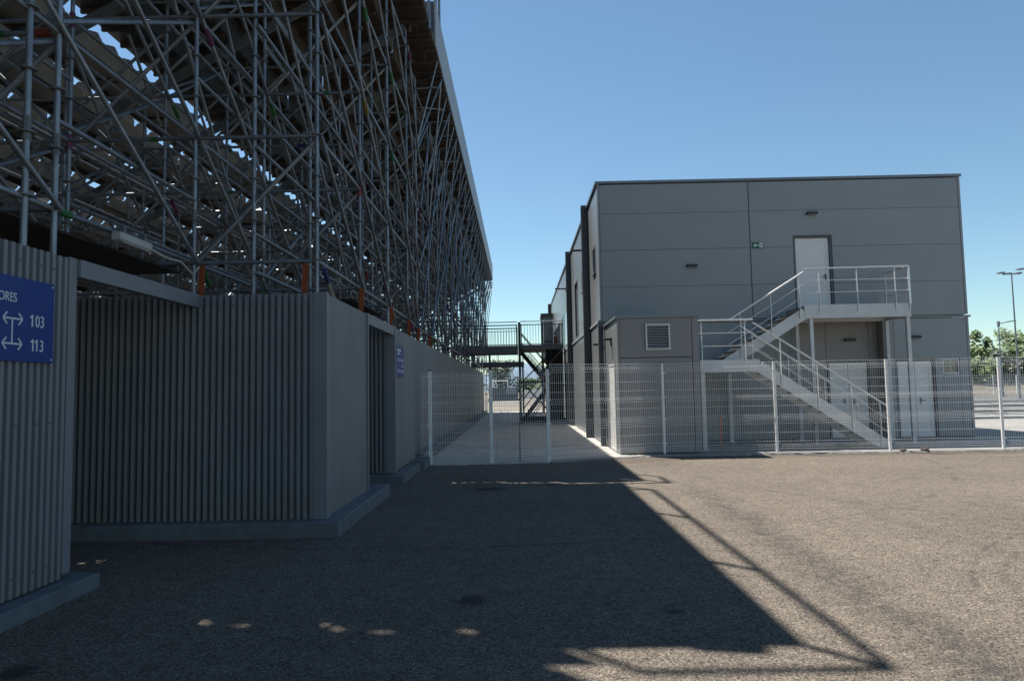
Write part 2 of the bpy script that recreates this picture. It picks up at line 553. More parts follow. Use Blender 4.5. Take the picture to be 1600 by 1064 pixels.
# ragged concrete haunch along the fence foot
def ragged_strip(name, p0, p1, w, z, m, label):
    mb = MB()
    p0 = Vector(p0); p1 = Vector(p1)
    n = int((p1 - p0).length / 0.12)
    d = (p1 - p0).normalized(); nrm = Vector((d.y, -d.x))
    front = []; back = []
    for i in range(n + 1):
        q = p0.lerp(p1, i / n)
        front.append(tuple(q + nrm * (w / 2 + random.uniform(-.04, .05))))
        back.append(tuple(q - nrm * w / 2))
    k = len(mb.v)
    for f, b in zip(front, back):
        mb.v += [(f[0], f[1], 0.002), (f[0] - nrm.x * .03, f[1] - nrm.y * .03, z), (b[0], b[1], z), (b[0], b[1], -0.02)]
    for i in range(n):
        a = k + 4 * i
        for j in range(3):
            mb.f.append((a + j, a + 4 + j, a + 5 + j, a + 1 + j))
    return tag(mb.build(name, m), label, 'kerb', kind='structure')
ragged_strip('kerb', (2.62, 16.06), (27, 15.98), 0.42, 0.032, 'edge', 'pale concrete strip along the foot of the right fence')
ragged_strip('kerb', (-2.4, 14.94), (0.62, 15.10), 0.24, 0.024, 'slab', 'pale concrete strip under the left fence posts')
ragged_strip('kerb', (0.62, 15.10), (2.62, 15.98), 0.26, 0.028, 'edge', 'pale slanting concrete edge before the passage')

# parking lot on the right
lot = sheet('parking_lot', [(12.7, 29.2), (120, 29.2), (120, 84), (12.7, 84)], -0.012, 'lot', 'grey asphalt parking lot with white lines beyond the building', 'parking lot')
for y, x0, x1 in ((29.1, 12.8, 60), (36.0, 12.8, 60), (43.5, 14, 70), (53.0, 14, 80)):
    tag(MB().box(x0, x1, y, y + 0.9, -0.03, 0.11).build('kerb_island', 'lotkerb', bevel=0.02), '%s pale kerb island across the parking lot' % {29.1: 'nearest', 36.0: 'second nearest', 43.5: 'third nearest', 53.0: 'farthest'}[y], 'kerb', kind='structure')
for yl in (31.2, 38.4, 46.2, 57.0, 63.0, 70.0):
    boxpart('painted_line', 'line', lot, 13.5, 90, yl, yl + 0.35, -0.02, -0.006)
for j, y0 in enumerate((31.8, 39.0, 47.0)):
    for k in range(26):
        x = 14 + k * 2.5
        boxpart('painted_line', 'line', lot, x, x + 0.13, y0, y0 + 4.2, -0.02, -0.007)
tag(MB().prism([(79, -0.03), (84, .7), (90, 1.5), (110, 1.7), (110, -0.03)], 'x', 20, 190).build('earth_bank', 'bank'), 'dry earth bank behind the far white fence', 'bank', kind='structure')

# far hills
mb = MB()
pts = []
for i in range(81):
    x = -2600 + i * 65
    h = 62 + 34 * math.sin(i * 0.31 + 1.0) + 22 * math.sin(i * 0.83) + 9 * math.sin(i * 2.1)
    pts.append((x, max(h, 14)))
for (x, h) in pts:
    mb.v += [(x, 2300, -1), (x, 2500, h * 0.7), (x, 2800, h), (x, 3000, -1)]
for i in range(80):
    for j in range(3):
        a = 4 * i + j
        mb.f.append((a, a + 4, a + 5, a + 1))
tag(mb.build('hills', 'hills', smooth=True), 'low bluish hills on the horizon', 'hills', kind='structure')

# ------------------------------------------------------------------ grandstand
GS = thing('grandstand', 'tall temporary grandstand of galvanised scaffold tubes rising behind corrugated walls', 'grandstand', (-8, 20, 0))
BAY = 2.2
YB = [7.99 + BAY * k for k in range(21)]
YA = [5.55, 3.15, 0.75, -1.65, -4.05, -6.45, -8.85, -11.25, -13.65]
XL = [-3.72, -5.2, -6.7, -8.2, -9.7, -11.2, -12.7, -14.2, -15.7]
LEV = [0.13 + 1.47 * k for k in range(7)]
def x_back(y): return -2.30 if y < 15.8 else -2.42
def deck_z(x): return 9.75 + 0.525 * (x + 1.95)
uprights, ledgers, braces = [], [], []
def lines_at(y):
    return ([x_back(y)] if y > 7.5 else []) + XL
def jit(a): return random.uniform(-a, a)
for y in YB + YA:
    for i, x in enumerate(lines_at(y)):
        top = deck_z(x) - 0.28
        uprights.append(((x, y, 0.06), (x, y, top)))
        if i == 0 and y > 7:        # twin upright just inside, as the back row is doubled
            if int(y * 10) % 3 != 0:
                uprights.append(((x - 0.75, y + 0.05, 0.06), (x - 0.75, y + 0.05, deck_z(x - 0.75) - 0.3)))
uprights.append(((-3.70, 5.18, 0.06), (-3.70, 5.18, 8.5)))
allY = sorted(YA + YB)
for y in allY:                      # transverse ledgers and braces
    ln = lines_at(y)
    for i in range(len(ln) - 1):
        xa, xb = ln[i], ln[i + 1]
        for k, z in enumerate(LEV):
            if z < deck_z(xb) - 0.35:
                ledgers.append(((xa, y, z), (xb, y, z)))
            elif z < deck_z(xa) - 0.35:
                t = (z - deck_z(xb) + .35) / (deck_z(xa) - deck_z(xb))
                ledgers.append(((xa, y, z), (xb + (xa - xb) * min(t, 1), y, z)))
            if k + 1 < len(LEV) and LEV[k + 1] < deck_z(xb) - 0.3 and (i + k) % 2 == 0:
                braces.append(((xa, y + .06, LEV[k + 1]), (xb, y + .06, LEV[k])))
            elif k + 1 < len(LEV) and LEV[k + 1] < deck_z(xb) - 0.3 and (i + k) % 4 == 1:
                braces.append(((xa, y - .06, LEV[k]), (xb, y - .06, LEV[k + 1])))
for a in range(len(allY) - 1):      # longitudinal ledgers and braces
    y0, y1 = allY[a], allY[a + 1]
    la, lb = lines_at(y0), lines_at(y1)
    for i in range(len(lb)):
        xb = lb[i]
        xa = la[i] if len(la) == len(lb) else (la[i - 1] if i else None)
        if xa is None: continue
        for k, z in enumerate(LEV):
            if z < deck_z(xb) - 0.3:
                ledgers.append(((xa, y0, z), (xb, y1, z)))
                back = (i == 0)
                if k + 1 < len(LEV) and LEV[k + 1] < deck_z(min(xa, xb)) - 0.2:
                    zt = LEV[k + 1]
                    near = y0 < 16
                    if back and near:
                        braces.append(((xa + .05, y0, zt), (xb + .05, y1, z)))
                    elif back:
                        if (a + k) % 2: braces.append(((xa + .05, y0, zt), (xb + .05, y1, z)))
                        else: braces.append(((xa + .05, y0, z), (xb + .05, y1, zt)))
                        if k % 2 == 0 and zt + 1.4 < deck_z(xb): braces.append(((xa + .1, y0, z), (xb + .1, y1, zt + 1.47)))
                    elif i == 1 and near and k >= 1:
                        braces.append(((xa + .05, y0, zt), (xb + .05, y1, z)))
                    elif (a + k + i) % 3 == 0:
                        braces.append(((xa + .05, y0, zt), (xb + .05, y1, z)))
                    elif (a + k + i) % 5 == 1:
                        braces.append(((xa + .05, y0, z), (xb + .05, y1, zt)))
for a in range(len(allY) - 1):
    y0, y1 = allY[a], allY[a + 1]
    if y1 < 2: continue
    for i, x in enumerate(XL):
        for k in range(2, 6):
            z = LEV[k] + .735
            if z < deck_z(x) - .4 and (a + i + k) % 2 == 0:
                ledgers.append(((x, y0, z), (x, y1, z)))
            if LEV[k] + 1.47 < deck_z(x) - .3 and (a * 2 + i + k) % 3 == 1:
                braces.append(((x - .06, y0, LEV[k] + .1), (x - .06, y1, LEV[k] + 1.4)))
    if y0 > 7:
        for x in (-3.05, -4.45, -5.95):
            for k in range(2, 6):
                if LEV[k] + .6 < deck_z(x): ledgers.append(((x, y0, LEV[k] + .35), (x, y1, LEV[k] + .35)))
            braces.append(((x, y0 + .3, min(deck_z(x) - .5, 7.4)), (x + jit(.2), y1 + 2.0, 3.1)))
# doubled ledgers and long raking tubes that sag across several bays
for k, z in enumerate(LEV[2:6]):
    for y0 in YB[:8]:
        ledgers.append(((-3.0, y0, z - .12), (-3.0, y0 + BAY, z - .12)))
for y in YB[:10]:
    for x, dx in ((-2.9, 4.4), (-4.4, 4.6)):
        braces.append(((x, y + .1, deck_z(x) - .6), (x - dx, y + .1, deck_z(x) - .6 - 4.2)))
for y in YB[4:]:                    # outriggers that carry the rear fascia, lit by the sun
    for z in (8.95, 9.66):
        ledgers.append(((-2.6, y, z), (-1.87, y + jit(.25), z + .03)))
        ledgers.append(((-2.5, y + 1.1, z), (-1.87, y + 1.1 + jit(.3), z + .03)))
    braces.append(((-2.42, y, 7.48), (-1.88, y + .1, 9.68)))
    braces.append(((-2.42, y, 7.48), (-1.88, y + 1.1, 9.68)))
    braces.append(((-2.40, y + 2.2, 6.01), (-1.90, y + 1.1, 9.60)))
def clear(sg):
    (p, q) = sg
    return not (min(p[2], q[2]) < 2.6 and max(p[0], q[0]) > -5.3)
ledgers = [t for t in ledgers if clear(t)]
braces = [t for t in braces if clear(t)]
tube_family('upright_tube', uprights, GS)
tube_family('ledger_tube', ledgers, GS)
tube_family('brace_tube', braces, GS)
# rosettes and collars on the uprights
mb = MB()
for (p, q) in uprights:
    if p[1] < 26 and p[0] > -9:
        z = 0.63
        while z < q[2]:
            mb.tube((p[0], p[1], z - .006), (p[0], p[1], z + .006), 0.060, 8)
            z += 0.49
        for z in (3.6, 6.6):
            if z < q[2]: mb.tube((p[0], p[1], z - .09), (p[0], p[1], z + .09), 0.031, 8)
tag(mb.build('rosette', 'galv_dull', GS), kind='stuff')
# painted clamps at the nodes
CL = ['green', 'purple', 'blue', 'red', 'green', 'purple', 'blue', 'yellow']
clamp_me = {}
def clamp(p, d, c, ln=0.13, r=0.033):
    d = Vector(d).normalized()
    if c not in clamp_me:
        b = MB().tube((0, 0, 0), (0, 0, 1), 1.0, 8)
        me = bpy.data.meshes.new('clamp'); me.from_pydata(b.v, [], b.f)
        bm = bmesh.new(); bm.from_mesh(me); bmesh.ops.recalc_face_normals(bm, faces=bm.faces); bm.to_mesh(me); bm.free()
        me.materials.append(M[c]); clamp_me[c] = me
    o = bpy.data.objects.new('clamp', clamp_me[c]); COL.objects.link(o)
    o.parent = GS
    o.location = Vector(p) - WL[GS]
    o.rotation_mode = 'QUATERNION'; o.rotation_quaternion = d.to_track_quat('Z', 'Y')
    o.scale = (r, r, ln)
n = 0
for y in YA[:2] + YB[:9]:
    for x in lines_at(y)[:3]:
        for z in LEV[2:]:
            if z < deck_z(x) - .4 and n < 260:
                k = random.randrange(8)
                u = random.random()
                if u < .35: clamp((x, y + .06, z), (0, 1, 0), CL[k])
                elif u < .55: clamp((x - .06, y, z), (-1, 0, 0), CL[k])
                elif u < .75: clamp((x, y, z - .1), (0, 0, 1), CL[k], .18)
                else: clamp((x + .05, y + .12, z - .08), (0, BAY, -1.47), CL[k], .22)
                n += 1
                if random.random() < .3:
                    clamp((x - .45, y, z), (-1, 0, 0), 'green', .07, .029); n += 1
# raker beams under the rows
for y in allY:
    xs = x_back(y) if y > 8 else -3.65
    MB().bar((xs, y, deck_z(xs) - .22), (-16.0, y, deck_z(-16.0) - .22), .07, .16).build('raker_beam', 'galv_dull', GS)
# rows of decking
rows = 18
segsC = [(YB[k], YB[k + 2]) for k in range(4, 20, 2)]
segs = [(-13.8, -8.6), (-8.58, -3.4), (-3.38, 1.8), (1.82, 5.0), (5.02, 8.20)], [(8.25, 12.1), (12.1, 15.56)], segsC
YG = 15.66
JOIST, RIBS = MB(), MB()
for part, sg in zip('ABC', segs):
    for i in range(rows):
        x1 = -1.95 - 0.8 * i
        x0 = x1 - 0.8
        z = 9.75 - 0.42 * i
        if part == 'A' and i < 2: continue
        xr = x1
        if i == 0: xr = -1.855
        for (y0, y1) in sg:
            if part == 'C' and y0 < 17: y0 = YG
            wood = i < 6
            pm = 'ply' if i < 4 else 'deckrim'
            if wood:        # plywood planks with joints
                w = (xr - x0) / 3
                for j in range(3):
                    MB().box(x0 + j * w + .006, x0 + (j + 1) * w - .006, y0 + .0015, y1 - .0015, z - .045, z).build('deck_board', pm, GS)
                for q in range(int((y1 - y0) / .55) + 1):
                    yy = y0 + .05 + q * .55
                    if yy < y1 - .05: JOIST.box(x0 + .03, xr - .03, yy, yy + .05, z - .13, z - .046)
                MB().box(xr - .018, xr, y0 + .005, y1 - .005, z + .002, z + .40 if i else z + .10).build('riser_board', pm, GS)
            else:
                dk = MB().box(x0 + .02, xr - .16, y0 + .01, y1 - .01, z - .04, z).build('deck_panel', 'deck', GS)
                for yy in (y0 + .02, y1 - .06, (y0 + y1) / 2):
                    RIBS.box(x0 + .03, xr - .17, yy, yy + .04, z - .09, z - .0405)
                MB().box(x0 - .03, x0 + .018, y0 + .01, y1 - .01, z - .16, z + .01).build('edge_channel', 'deckrim', dk)
                MB().box(xr - .158, xr - .12, y0 + .01, y1 - .01, z - .13, z + .005).build('edge_channel', 'deckrim', dk)
                # lower part of the riser is closed by a narrow upstand
                MB().box(xr - .115, xr - .09, y0 + .01, y1 - .01, z - .10, z + .17).build('upstand', 'deck', dk)
tag(JOIST.build('joist', 'ply', GS), kind='stuff')
tag(RIBS.build('deck_rib', 'deckrim', GS), kind='stuff')
# seats: shells in rows
mb = MB()
def seat(x, y, z):
    """tip-up shell: curved back with rounded top, short pan"""
    n = 5
    k = len(mb.v)
    prof = [(-.18, .40, .19), (.0, .38, .225), (.10, .43, .235), (.15, .48, .23), (.18, .56, .18), (.185, .59, .09)]
    for (dx, dz, w) in prof:
        for j in range(n):
            t = -1 + 2 * j / (n - 1)
            mb.v.append((x + dx - .03 * t * t, y + w * t, z + dz - .015 * abs(t)))
    for a in range(len(prof) - 1):
        for j in range(n - 1):
            mb.f.append((k + a*n + j, k + a*n + j + 1, k + (a+1)*n + j + 1, k + (a+1)*n + j))
    mb.box(x - .02, x + .03, y - .03, y + .03, z + .16, z + .40)
for i in range(rows):
    z = 9.75 - 0.42 * i
    xc = -1.95 - .8 * i - .48
    y = -13.5 if i >= 2 else 8.5
    while y < 51.5:
        if not (15.3 < y < 15.95): seat(xc, y, z if i < 6 else z - .09)
        y += .5
tag(mb.build('seat', 'seat', GS, smooth=False), kind='stuff')
# rear fascia sheets and top rails
def fascia(x, y0, y1, zt, zb, n):
    st = (y1 - y0) / n
    for k in range(n):
        a, b = y0 + k * st + .006, y0 + (k + 1) * st - .006
        f = MB().box(x - .03, x, a, b, zb, zt).build('fascia_panel', 'fascia', GS)
        for c in (a + .05, b - .10): MB().box(x - .07, x - .032, c, c + .05, zb + .02, zt - .05).build('stud', 'galv_dull', f)
fascia(-1.82, 16.15, 51.9, 10.80, 9.72, 17)
fascia(-3.58, -14.0, 8.2, 10.70, 8.75, 10)
MB().box(-3.55, -1.86, 8.215, 8.245, 8.95, 9.76).build('end_panel', 'fascia', GS)
MB().box(-2.75, -1.855, 16.10, 16.135, 9.76, 10.78).build('end_panel', 'deckrim', GS)
MB().box(-3.575, -3.25, 8.17, 8.20, 8.96, 10.25).build('end_panel', 'fascia', GS)  # unseen panel, added to shape the edge of the stand's shadow
def rail(pts, zt, name='guard_rail'):
    mb = MB()
    for a, b in zip(pts[:-1], pts[1:]):
        mb.tube((a[0], a[1], zt), (b[0], b[1], zt), .042, 8)
    for p in pts:
        mb.tube((p[0], p[1], zt - 1.1), (p[0], p[1], zt), .036, 8)
    return mb.build(name, 'galv', GS, smooth=True)
rail([(-3.2, 8.24), (-1.85, 8.24), (-1.85, 10.3), (-1.85, 12.75), (-1.85, 15.1), (-2.3, 15.2)], 10.68)
rail([(-3.6, y_) for y_ in (-2.0, .4, 2.8, 5.2, 7.4, 8.2)], 11.6)  # unseen rail on the near section, added for its shadow lines
rail([(-2.55, 16.3), (-1.84, 16.3), (-1.84, 17.1)], 11.80)
# far end: lattice of light netting tubes
for z in (3.2, 4.6, 6.0, 7.2):
    tube_obj('ledger_tube', (-2.42, 51.9, z), (-3.6, 51.9, z), GS)
# black membrane ceilings over the two entrances
MB().box(-6.4, -3.80, 4.1, 7.86, 2.93, 2.95).build('membrane', 'black', GS)
MB().box(-4.4, -2.40, 10.2, 12.3, 2.90, 2.92).build('membrane', 'black', GS)
MB().box(-5.0, -4.97, 16.0, 30.0, 2.95, 3.9).build('membrane', 'black', GS)
# orange ratchet straps on the uprights
for (x, y) in ((-3.64, 8.03), (-2.44, 8.03), (-2.25, 10.10), (-2.25, 12.40), (-2.25, 14.50), (-2.37, 16.70), (-2.37, 18.90)):
    z0 = 2.58
    m_ = MB().bar((x, y, 3.05), (x - .03, y + .03, z0), .065, .012, up=(0, 1, 0))
    tag(m_.build('strap', 'orange', GS), 'orange webbing strap hanging from a scaffold node')
# pale timber prop leaning off the corner
MB().tube((-2.30, 8.25, 3.05), (-2.36, 9.3, 2.45), .03, 8).build('prop', 'deck', GS, smooth=True)

fl = thing('floodlight', 'white linear lamp fixed to a scaffold tube above the entrance gap', 'lamp', (-3.58, 6.45, 2.94))
MB().box(-3.63, -3.53, 6.18, 6.72, 2.95, 3.03).build('housing', 'white_lamp', fl, bevel=.012)
MB().box(-3.62, -3.54, 6.22, 6.68, 2.938, 2.949).build('lens', 'lens', fl)
MB().box(-3.61, -3.55, 6.25, 6.29, 3.032, 3.10).box(-3.61, -3.55, 6.60, 6.64, 3.032, 3.10).build('bracket', 'galv_dull', fl)
mb = MB()
cp = [(-3.58, 6.73, 2.99), (-3.56, 7.05, 2.95), (-3.59, 7.4, 2.98), (-3.62, 7.75, 2.90), (-3.64, 7.95, 3.02)]
for a, b in zip(cp[:-1], cp[1:]): mb.tube(a, b, .012, 6)
mb.build('cable', 'white_lamp', fl)

# ------------------------------------------------------------------ corrugated walls
PER, DEP = 0.0745, 0.050
def corrugated(parent, p0, p1, z0, z1, nrm, per=PER, dep=DEP, m='hoard', sheets=14):
    """trapezoidal sheets from p0 to p1 (plan), ribs towards nrm"""
    p0 = Vector(p0); p1 = Vector(p1); nrm = Vector(nrm)
    L_ = (p1 - p0).length; d = (p1 - p0) / L_
    n = max(1, round(L_ / per)); per = L_ / n
    k = 0
    SCREW = MB()
    while k < n:
        c = min(sheets, n - k)
        a = p0 + d * (k * per) + nrm * random.uniform(-.003, .003)
        out = []
        for j in range(c):
            b = a + d * (j * per)
            for (t, h) in ((0.0, 0), (0.38, 0), (0.45, 1), (0.93, 1), (1.0, 0)):
                if t == 1.0 and j < c - 1: continue
                q = b + d * (t * per * (1 if t < 1 or j < c - 1 else .996)) + nrm * (dep * h)
                out.append((q.x, q.y))
        e = a + d * (c * per * .999)
        out += [tuple(e - nrm * .01), tuple(a - nrm * .01)]
        MB().prism(out, 'z', z0, z1 + random.uniform(-.004, .004)).build('corrugated_sheet', m, parent)
        if dep > .03:
            for j in range(0, c, 3):
                for z in (z0 + .14, z0 + 1.22, z1 - .12):
                    q = a + d * ((j + .67) * per) + nrm * dep
                    SCREW.tube((q.x, q.y, z), (q.x + nrm.x * .006, q.y + nrm.y * .006, z), .009, 6)
        k += c
    if SCREW.v:
        tag(SCREW.build('screw', 'galv_dull', parent), kind='stuff')

def plinth(parent, x0, x1, y0, y1, h=.17):
    """cast kerb: rounded, chipped top edges, slightly uneven faces"""
    lx = (x1 - x0) >= (y1 - y0)
    L_ = (x1 - x0) if lx else (y1 - y0)
    W = (y1 - y0) if lx else (x1 - x0)
    n = max(4, int(L_ / .09))
    mb = MB()
    m = 7
    for i in range(n + 1):
        t = i / n * L_
        e = .010 + (.022 if random.random() < .06 else 0) + random.uniform(0, .008)
        e2 = .010 + (.020 if random.random() < .06 else 0) + random.uniform(0, .008)
        sec = [(0, -.03), (random.uniform(0, .004), h - e), (e, h - random.uniform(0, .003)), (W / 2, h), (W - e2, h - random.uniform(0, .003)), (W - random.uniform(0, .004), h - e2), (W, -.03)]
        for (w, z) in sec:
            mb.v.append((x0 + t, y0 + w, z) if lx else (x0 + w, y0 + t, z))
    for i in range(n):
        for j in range(m - 1):
            k = i * m + j
            mb.f.append((k, k + 1, k + m + 1, k + m))
    mb.f.append(tuple(range(m))); mb.f.append(tuple(range(n * m, n * m + m)))
    return mb.build('plinth', 'plinth', parent, smooth=False)

HT = 2.68
# near wall along the left edge of the picture
w1 = thing('corrugated_wall', 'near corrugated wall at the left edge carrying the big blue sign', 'wall', (-3.65, 2.5, 0))
corrugated(w1, (-3.66, -3.0), (-3.66, 5.60), .14, HT, (1, 0), dep=.034)
MB().box(-3.70, -3.615, 5.605, 5.70, .171, HT + .01).build('corner_trim', 'trim', w1, bevel=.004)
plinth(w1, -3.95, -3.48, -3.0, 5.88, .12)
boxpart('back_frame', 'galv_dull', w1, -3.78, -3.73, -1, 5.6, 2.4, 2.5)
# box wall with front and side
w2 = thing('corrugated_wall', 'corrugated wall facing the camera and turning the corner beside the first entrance', 'wall', (-3.5, 8.5, 0))
corrugated(w2, (-6.6, 7.935), (-2.30, 7.935), .17, HT, (0, -1), dep=.062)
MB().prism([(-2.30, 7.86), (-2.15, 7.86), (-2.15, 7.98), (-2.20, 7.98), (-2.20, 7.93), (-2.30, 7.93)], 'z', .171, HT + .01).build('corner_trim', 'trim', w2)
corrugated(w2, (-2.19, 7.99), (-2.19, 10.02), .17, HT, (1, 0), dep=.010)
plinth(w2, -6.6, -1.98, 7.68, 8.05, .17)
plinth(w2, -2.55, -1.98, 8.051, 10.75, .17)
boxpart('lintel', 'trim', w2, -3.67, -3.59, 5.705, 7.85, 2.54, HT + .004)
boxpart('corner_trim', 'trim', w2, -2.22, -2.15, 10.025, 10.09, .171, HT + .008)
# second wall after the gap
w3 = thing('corrugated_wall', 'corrugated wall beyond the second entrance carrying the small blue sign', 'wall', (-2.5, 13, 0))
corrugated(w3, (-4.9, 12.245), (-2.30, 12.245), .17, HT - .01, (0, -1), dep=.062)
MB().prism([(-2.30, 12.17), (-2.14, 12.17), (-2.14, 12.30), (-2.20, 12.30), (-2.20, 12.25), (-2.30, 12.25)], 'z', .171, HT).build('corner_trim', 'trim', w3)
corrugated(w3, (-2.19, 12.31), (-2.19, 14.70), .17, HT - .01, (1, 0), dep=.010)
plinth(w3, -4.9, -1.98, 11.98, 12.38, .15)
plinth(w3, -2.55, -1.98, 12.381, 14.0, .15)
plinth(w3, -2.55, -1.90, 14.01, 15.0, .19)
boxpart('lintel', 'trim', w3, -2.23, -2.15, 10.10, 12.165, 2.53, HT + .002)
# long wall of the passage
w4 = thing('corrugated_wall', 'long corrugated wall running down the passage behind the mesh fence', 'wall', (-2.4, 24, 0))
corrugated(w4, (-2.27, 14.72), (-2.32, 31.0), .20, HT + .02, (1, 0), dep=.010, sheets=28)
corrugated(w4, (-2.32, 31.01), (-2.36, 46.0), .20, HT + .02, (1, 0), dep=.010, sheets=40)
plinth(w4, -2.6, -2.05, 15.01, 31, .22)
plinth(w4, -2.6, -2.10, 31.01, 46, .22)

# ------------------------------------------------------------------ blue signs
s1 = thing('direction_sign', 'large blue direction sign with white arrows and numbers 103 and 113', 'sign', (-3.60, 4.7, 1.8))
MB().box(-3.622, -3.606, 4.05, 5.41, 1.82, 2.43).build('board', 'sign_blue', s1, bevel=.002)
XT = -3.6045
EX, EY = (0, 1, 0), (0, 0, 1)
text_mesh('TORES', .094, 'lettering', 'sign_white', s1, (XT, 5.0, 2.245), EX, EY, .82, 'RIGHT')
text_mesh('2', .125, 'lettering', 'sign_white', s1, (XT, 4.83, 2.083), EX, EY, .8, 'RIGHT')
text_mesh('03', .125, 'lettering', 'sign_white', s1, (XT, 5.30, 2.083), EX, EY, .82, 'RIGHT')
text_mesh('3', .125, 'lettering', 'sign_white', s1, (XT, 5.30, 1.902), EX, EY, .82, 'RIGHT')
def numeral_one(parent, y, z, h=.088, w=.0125):
    mb = MB().box(XT - .001, XT + .0015, y - w / 2, y + w / 2, z, z + h)
    mb.bar((XT + .0018, y + .002, z + h - .006), (XT + .0018, y - .026, z + h - .024), w * .9, .003, up=(1, 0, 0))
    return mb.build('lettering', 'sign_white', parent)
numeral_one(s1, 5.166, 2.083)
numeral_one(s1, 5.178, 1.902)
numeral_one(s1, 5.222, 1.902)
def arrow(parent, x, y0, y1, z, w=.012, head=.040):
    mb = MB()
    mb.box(x - .001, x + .0015, y0 + .008, y1 - .008, z - w/2, z + w/2)
    for (yt, s_) in ((y0, 1), (y1, -1)):
        for sz in (1, -1):
            mb.bar((x + .0022, yt, z), (x + .0022, yt + s_ * head, z + sz * head * 1.05), w, .003, up=(1, 0, 0))
    return mb.build('arrow', 'sign_white', parent)
arrow(s1, XT, 4.865, 5.06, 2.125)
arrow(s1, XT, 4.862, 5.06, 1.945)
MB().box(XT - .001, XT + .001, 4.955, 4.967, 1.952, 2.118).build('stroke', 'sign_white', s1)
for (y, z) in ((5.385, 2.405), (5.385, 1.845), (4.1, 2.405), (4.1, 1.845)):
    MB().tube((-3.607, y, z), (-3.602, y, z), .007, 8).build('screw', 'sign_white', s1)
s2 = thing('direction_sign', 'small blue direction sign on the wall past the second entrance', 'sign', (-2.13, 12.65, 1.83))
MB().box(-2.150, -2.135, 12.30, 13.06, 1.83, 2.385).build('board', 'sign_blue', s2, bevel=.002)
x2 = -2.1335
for (a, b, z0, z1) in ((12.36, 12.70, 2.27, 2.31), (12.36, 12.60, 2.22, 2.25)):
    MB().box(x2 - .001, x2 + .001, a, b, z0, z1).build('lettering', 'sign_white', s2)
for (z, l_) in ((2.12, True), (2.02, False), (1.92, True)):
    for j in range(3):
        if l_: MB().box(x2 - .001, x2 + .001, 12.37 + j * .055, 12.395 + j * .055, z - .03, z + .03).build('lettering', 'sign_white', s2)
        MB().box(x2 - .001, x2 + .001, 12.84 + j * .055, 12.865 + j * .055, z - .03, z + .03).build('lettering', 'sign_white', s2)
    if l_: arrow(s2, x2, 12.57, 12.80, z, .012, .03)

# ------------------------------------------------------------------ grey building
BX0, BX1, BY0, BY1, BH = 2.30, 12.50, 19.60, 51.0, 7.36
bd = thing('building', 'two storey grey clad building with flat roof and outside steel stairs', 'building', (7.4, 35, 0))
# core: recessed behind the cladding, with a deeper niche behind the ground-floor recess
boxpart('core_wall', 'core', bd, BX0 + .10, BX1 - .06, BY0 + .60, BY1 - .06, 0, BH - .06)
GAPJ = .005
def fpanel(x0, x1, z0, z1, y=BY0, m='panel', th=.10, outline=None):
    mb = MB()
    pts = outline or [(x0 + GAPJ/2, z0 + GAPJ/2), (x1 - GAPJ/2, z0 + GAPJ/2), (x1 - GAPJ/2, z1 - GAPJ/2), (x0 + GAPJ/2, z1 - GAPJ/2)]
    mb.prism(pts, 'y', y, y + th)
    return mb.build('wall_panel', m, bd, bevel=.006)
ZR = [3.40, 4.36, 5.40, 6.44, 7.28]
XS = 6.56
DX0, DX1, DZ = 7.76, 8.84, 5.72
for r in range(4):
    fpanel(2.36, XS, ZR[r], ZR[r+1])
    if r < 2:
        fpanel(XS, DX0, ZR[r], ZR[r+1])
        fpanel(DX1, BX1 - .06, ZR[r], ZR[r+1])
    elif r == 2:
        g = GAPJ / 2
        a, b, c, d = XS + g, BX1 - .06 - g, ZR[2] + g, ZR[3] - g
        fpanel(0, 0, 0, 0, outline=[(a, c), (DX0 - g, c), (DX0 - g, DZ), (DX1 + g, DZ), (DX1 + g, c), (b, c), (b, d), (a, d)])
    else:
        fpanel(XS, BX1 - .06, ZR[r], ZR[r+1])
# dark backing just behind the front joints, open at the door
for (x0, x1, z0, z1) in ((2.36, DX0 - .01, 3.36, BH - .07), (DX1 + .01, BX1 - .07, 3.36, BH - .07), (DX0 - .009, DX1 + .009, DZ + .03, BH - .071)):
    boxpart('backing', 'backing', bd, x0, x1, BY0 + .104, BY0 + .16, z0, z1)
boxpart('joint_cover', 'core', bd, XS - .012, XS + .012, BY0 - .004, BY0 + .02, 3.42, 7.27)
boxpart('corner_trim', 'panel', bd, BX0, BX0 + .055, BY0 - .006, BY0 + .08, 3.42, 7.30)
boxpart('corner_trim', 'panel', bd, BX1 - .055, BX1 + .004, BY0 - .006, BY0 + .08, 3.42, 7.30)
boxpart('corner_trim', 'panel', bd, BX1 - .055, BX1 + .004, BY0 - .006, BY0 + .08, .06, 3.33)
# coping all round
cpz = BH
MB().box(BX0 - .05, BX1 + .05, BY0 - .03, BY0 + .25, cpz - .05, cpz + .02).build('coping', 'coping', bd)
MB().box(BX0 - .05, BX0 + .25, BY0 + .251, BY1, cpz - .06, cpz + .03).build('coping', 'coping', bd)
MB().box(BX1 - .25, BX1 + .05, BY0 + .251, BY1, cpz - .06, cpz + .03).build('coping', 'coping', bd)
boxpart('roof', 'core', bd, BX0 + .26, BX1 - .26, BY0 + .26, BY1 - .1, cpz - .2, cpz - .1)
# storey flashing
MB().box(4.2, BX1 + .05, BY0 - .045, BY0 + .05, 3.335, 3.385).build('flashing', 'coping', bd)
MB().box(BX0 - .035, BX0 + .05, BY0 + .06, BY1, 3.40, 3.46).build('flashing', 'slat', bd)
# ground floor front: two plain bays, recess with double door, bay with doors and window
RX0, RX1 = 7.60, 10.14
g = GAPJ / 2
for x0, x1 in ((4.24, 6.10), (6.10, RX0)):
    fpanel(x0, x1, .06, 3.33, m='panel')
boxpart('backing', 'backing', bd, 2.4, RX0 - .01, BY0 + .104, BY0 + .2, 0, 3.33)
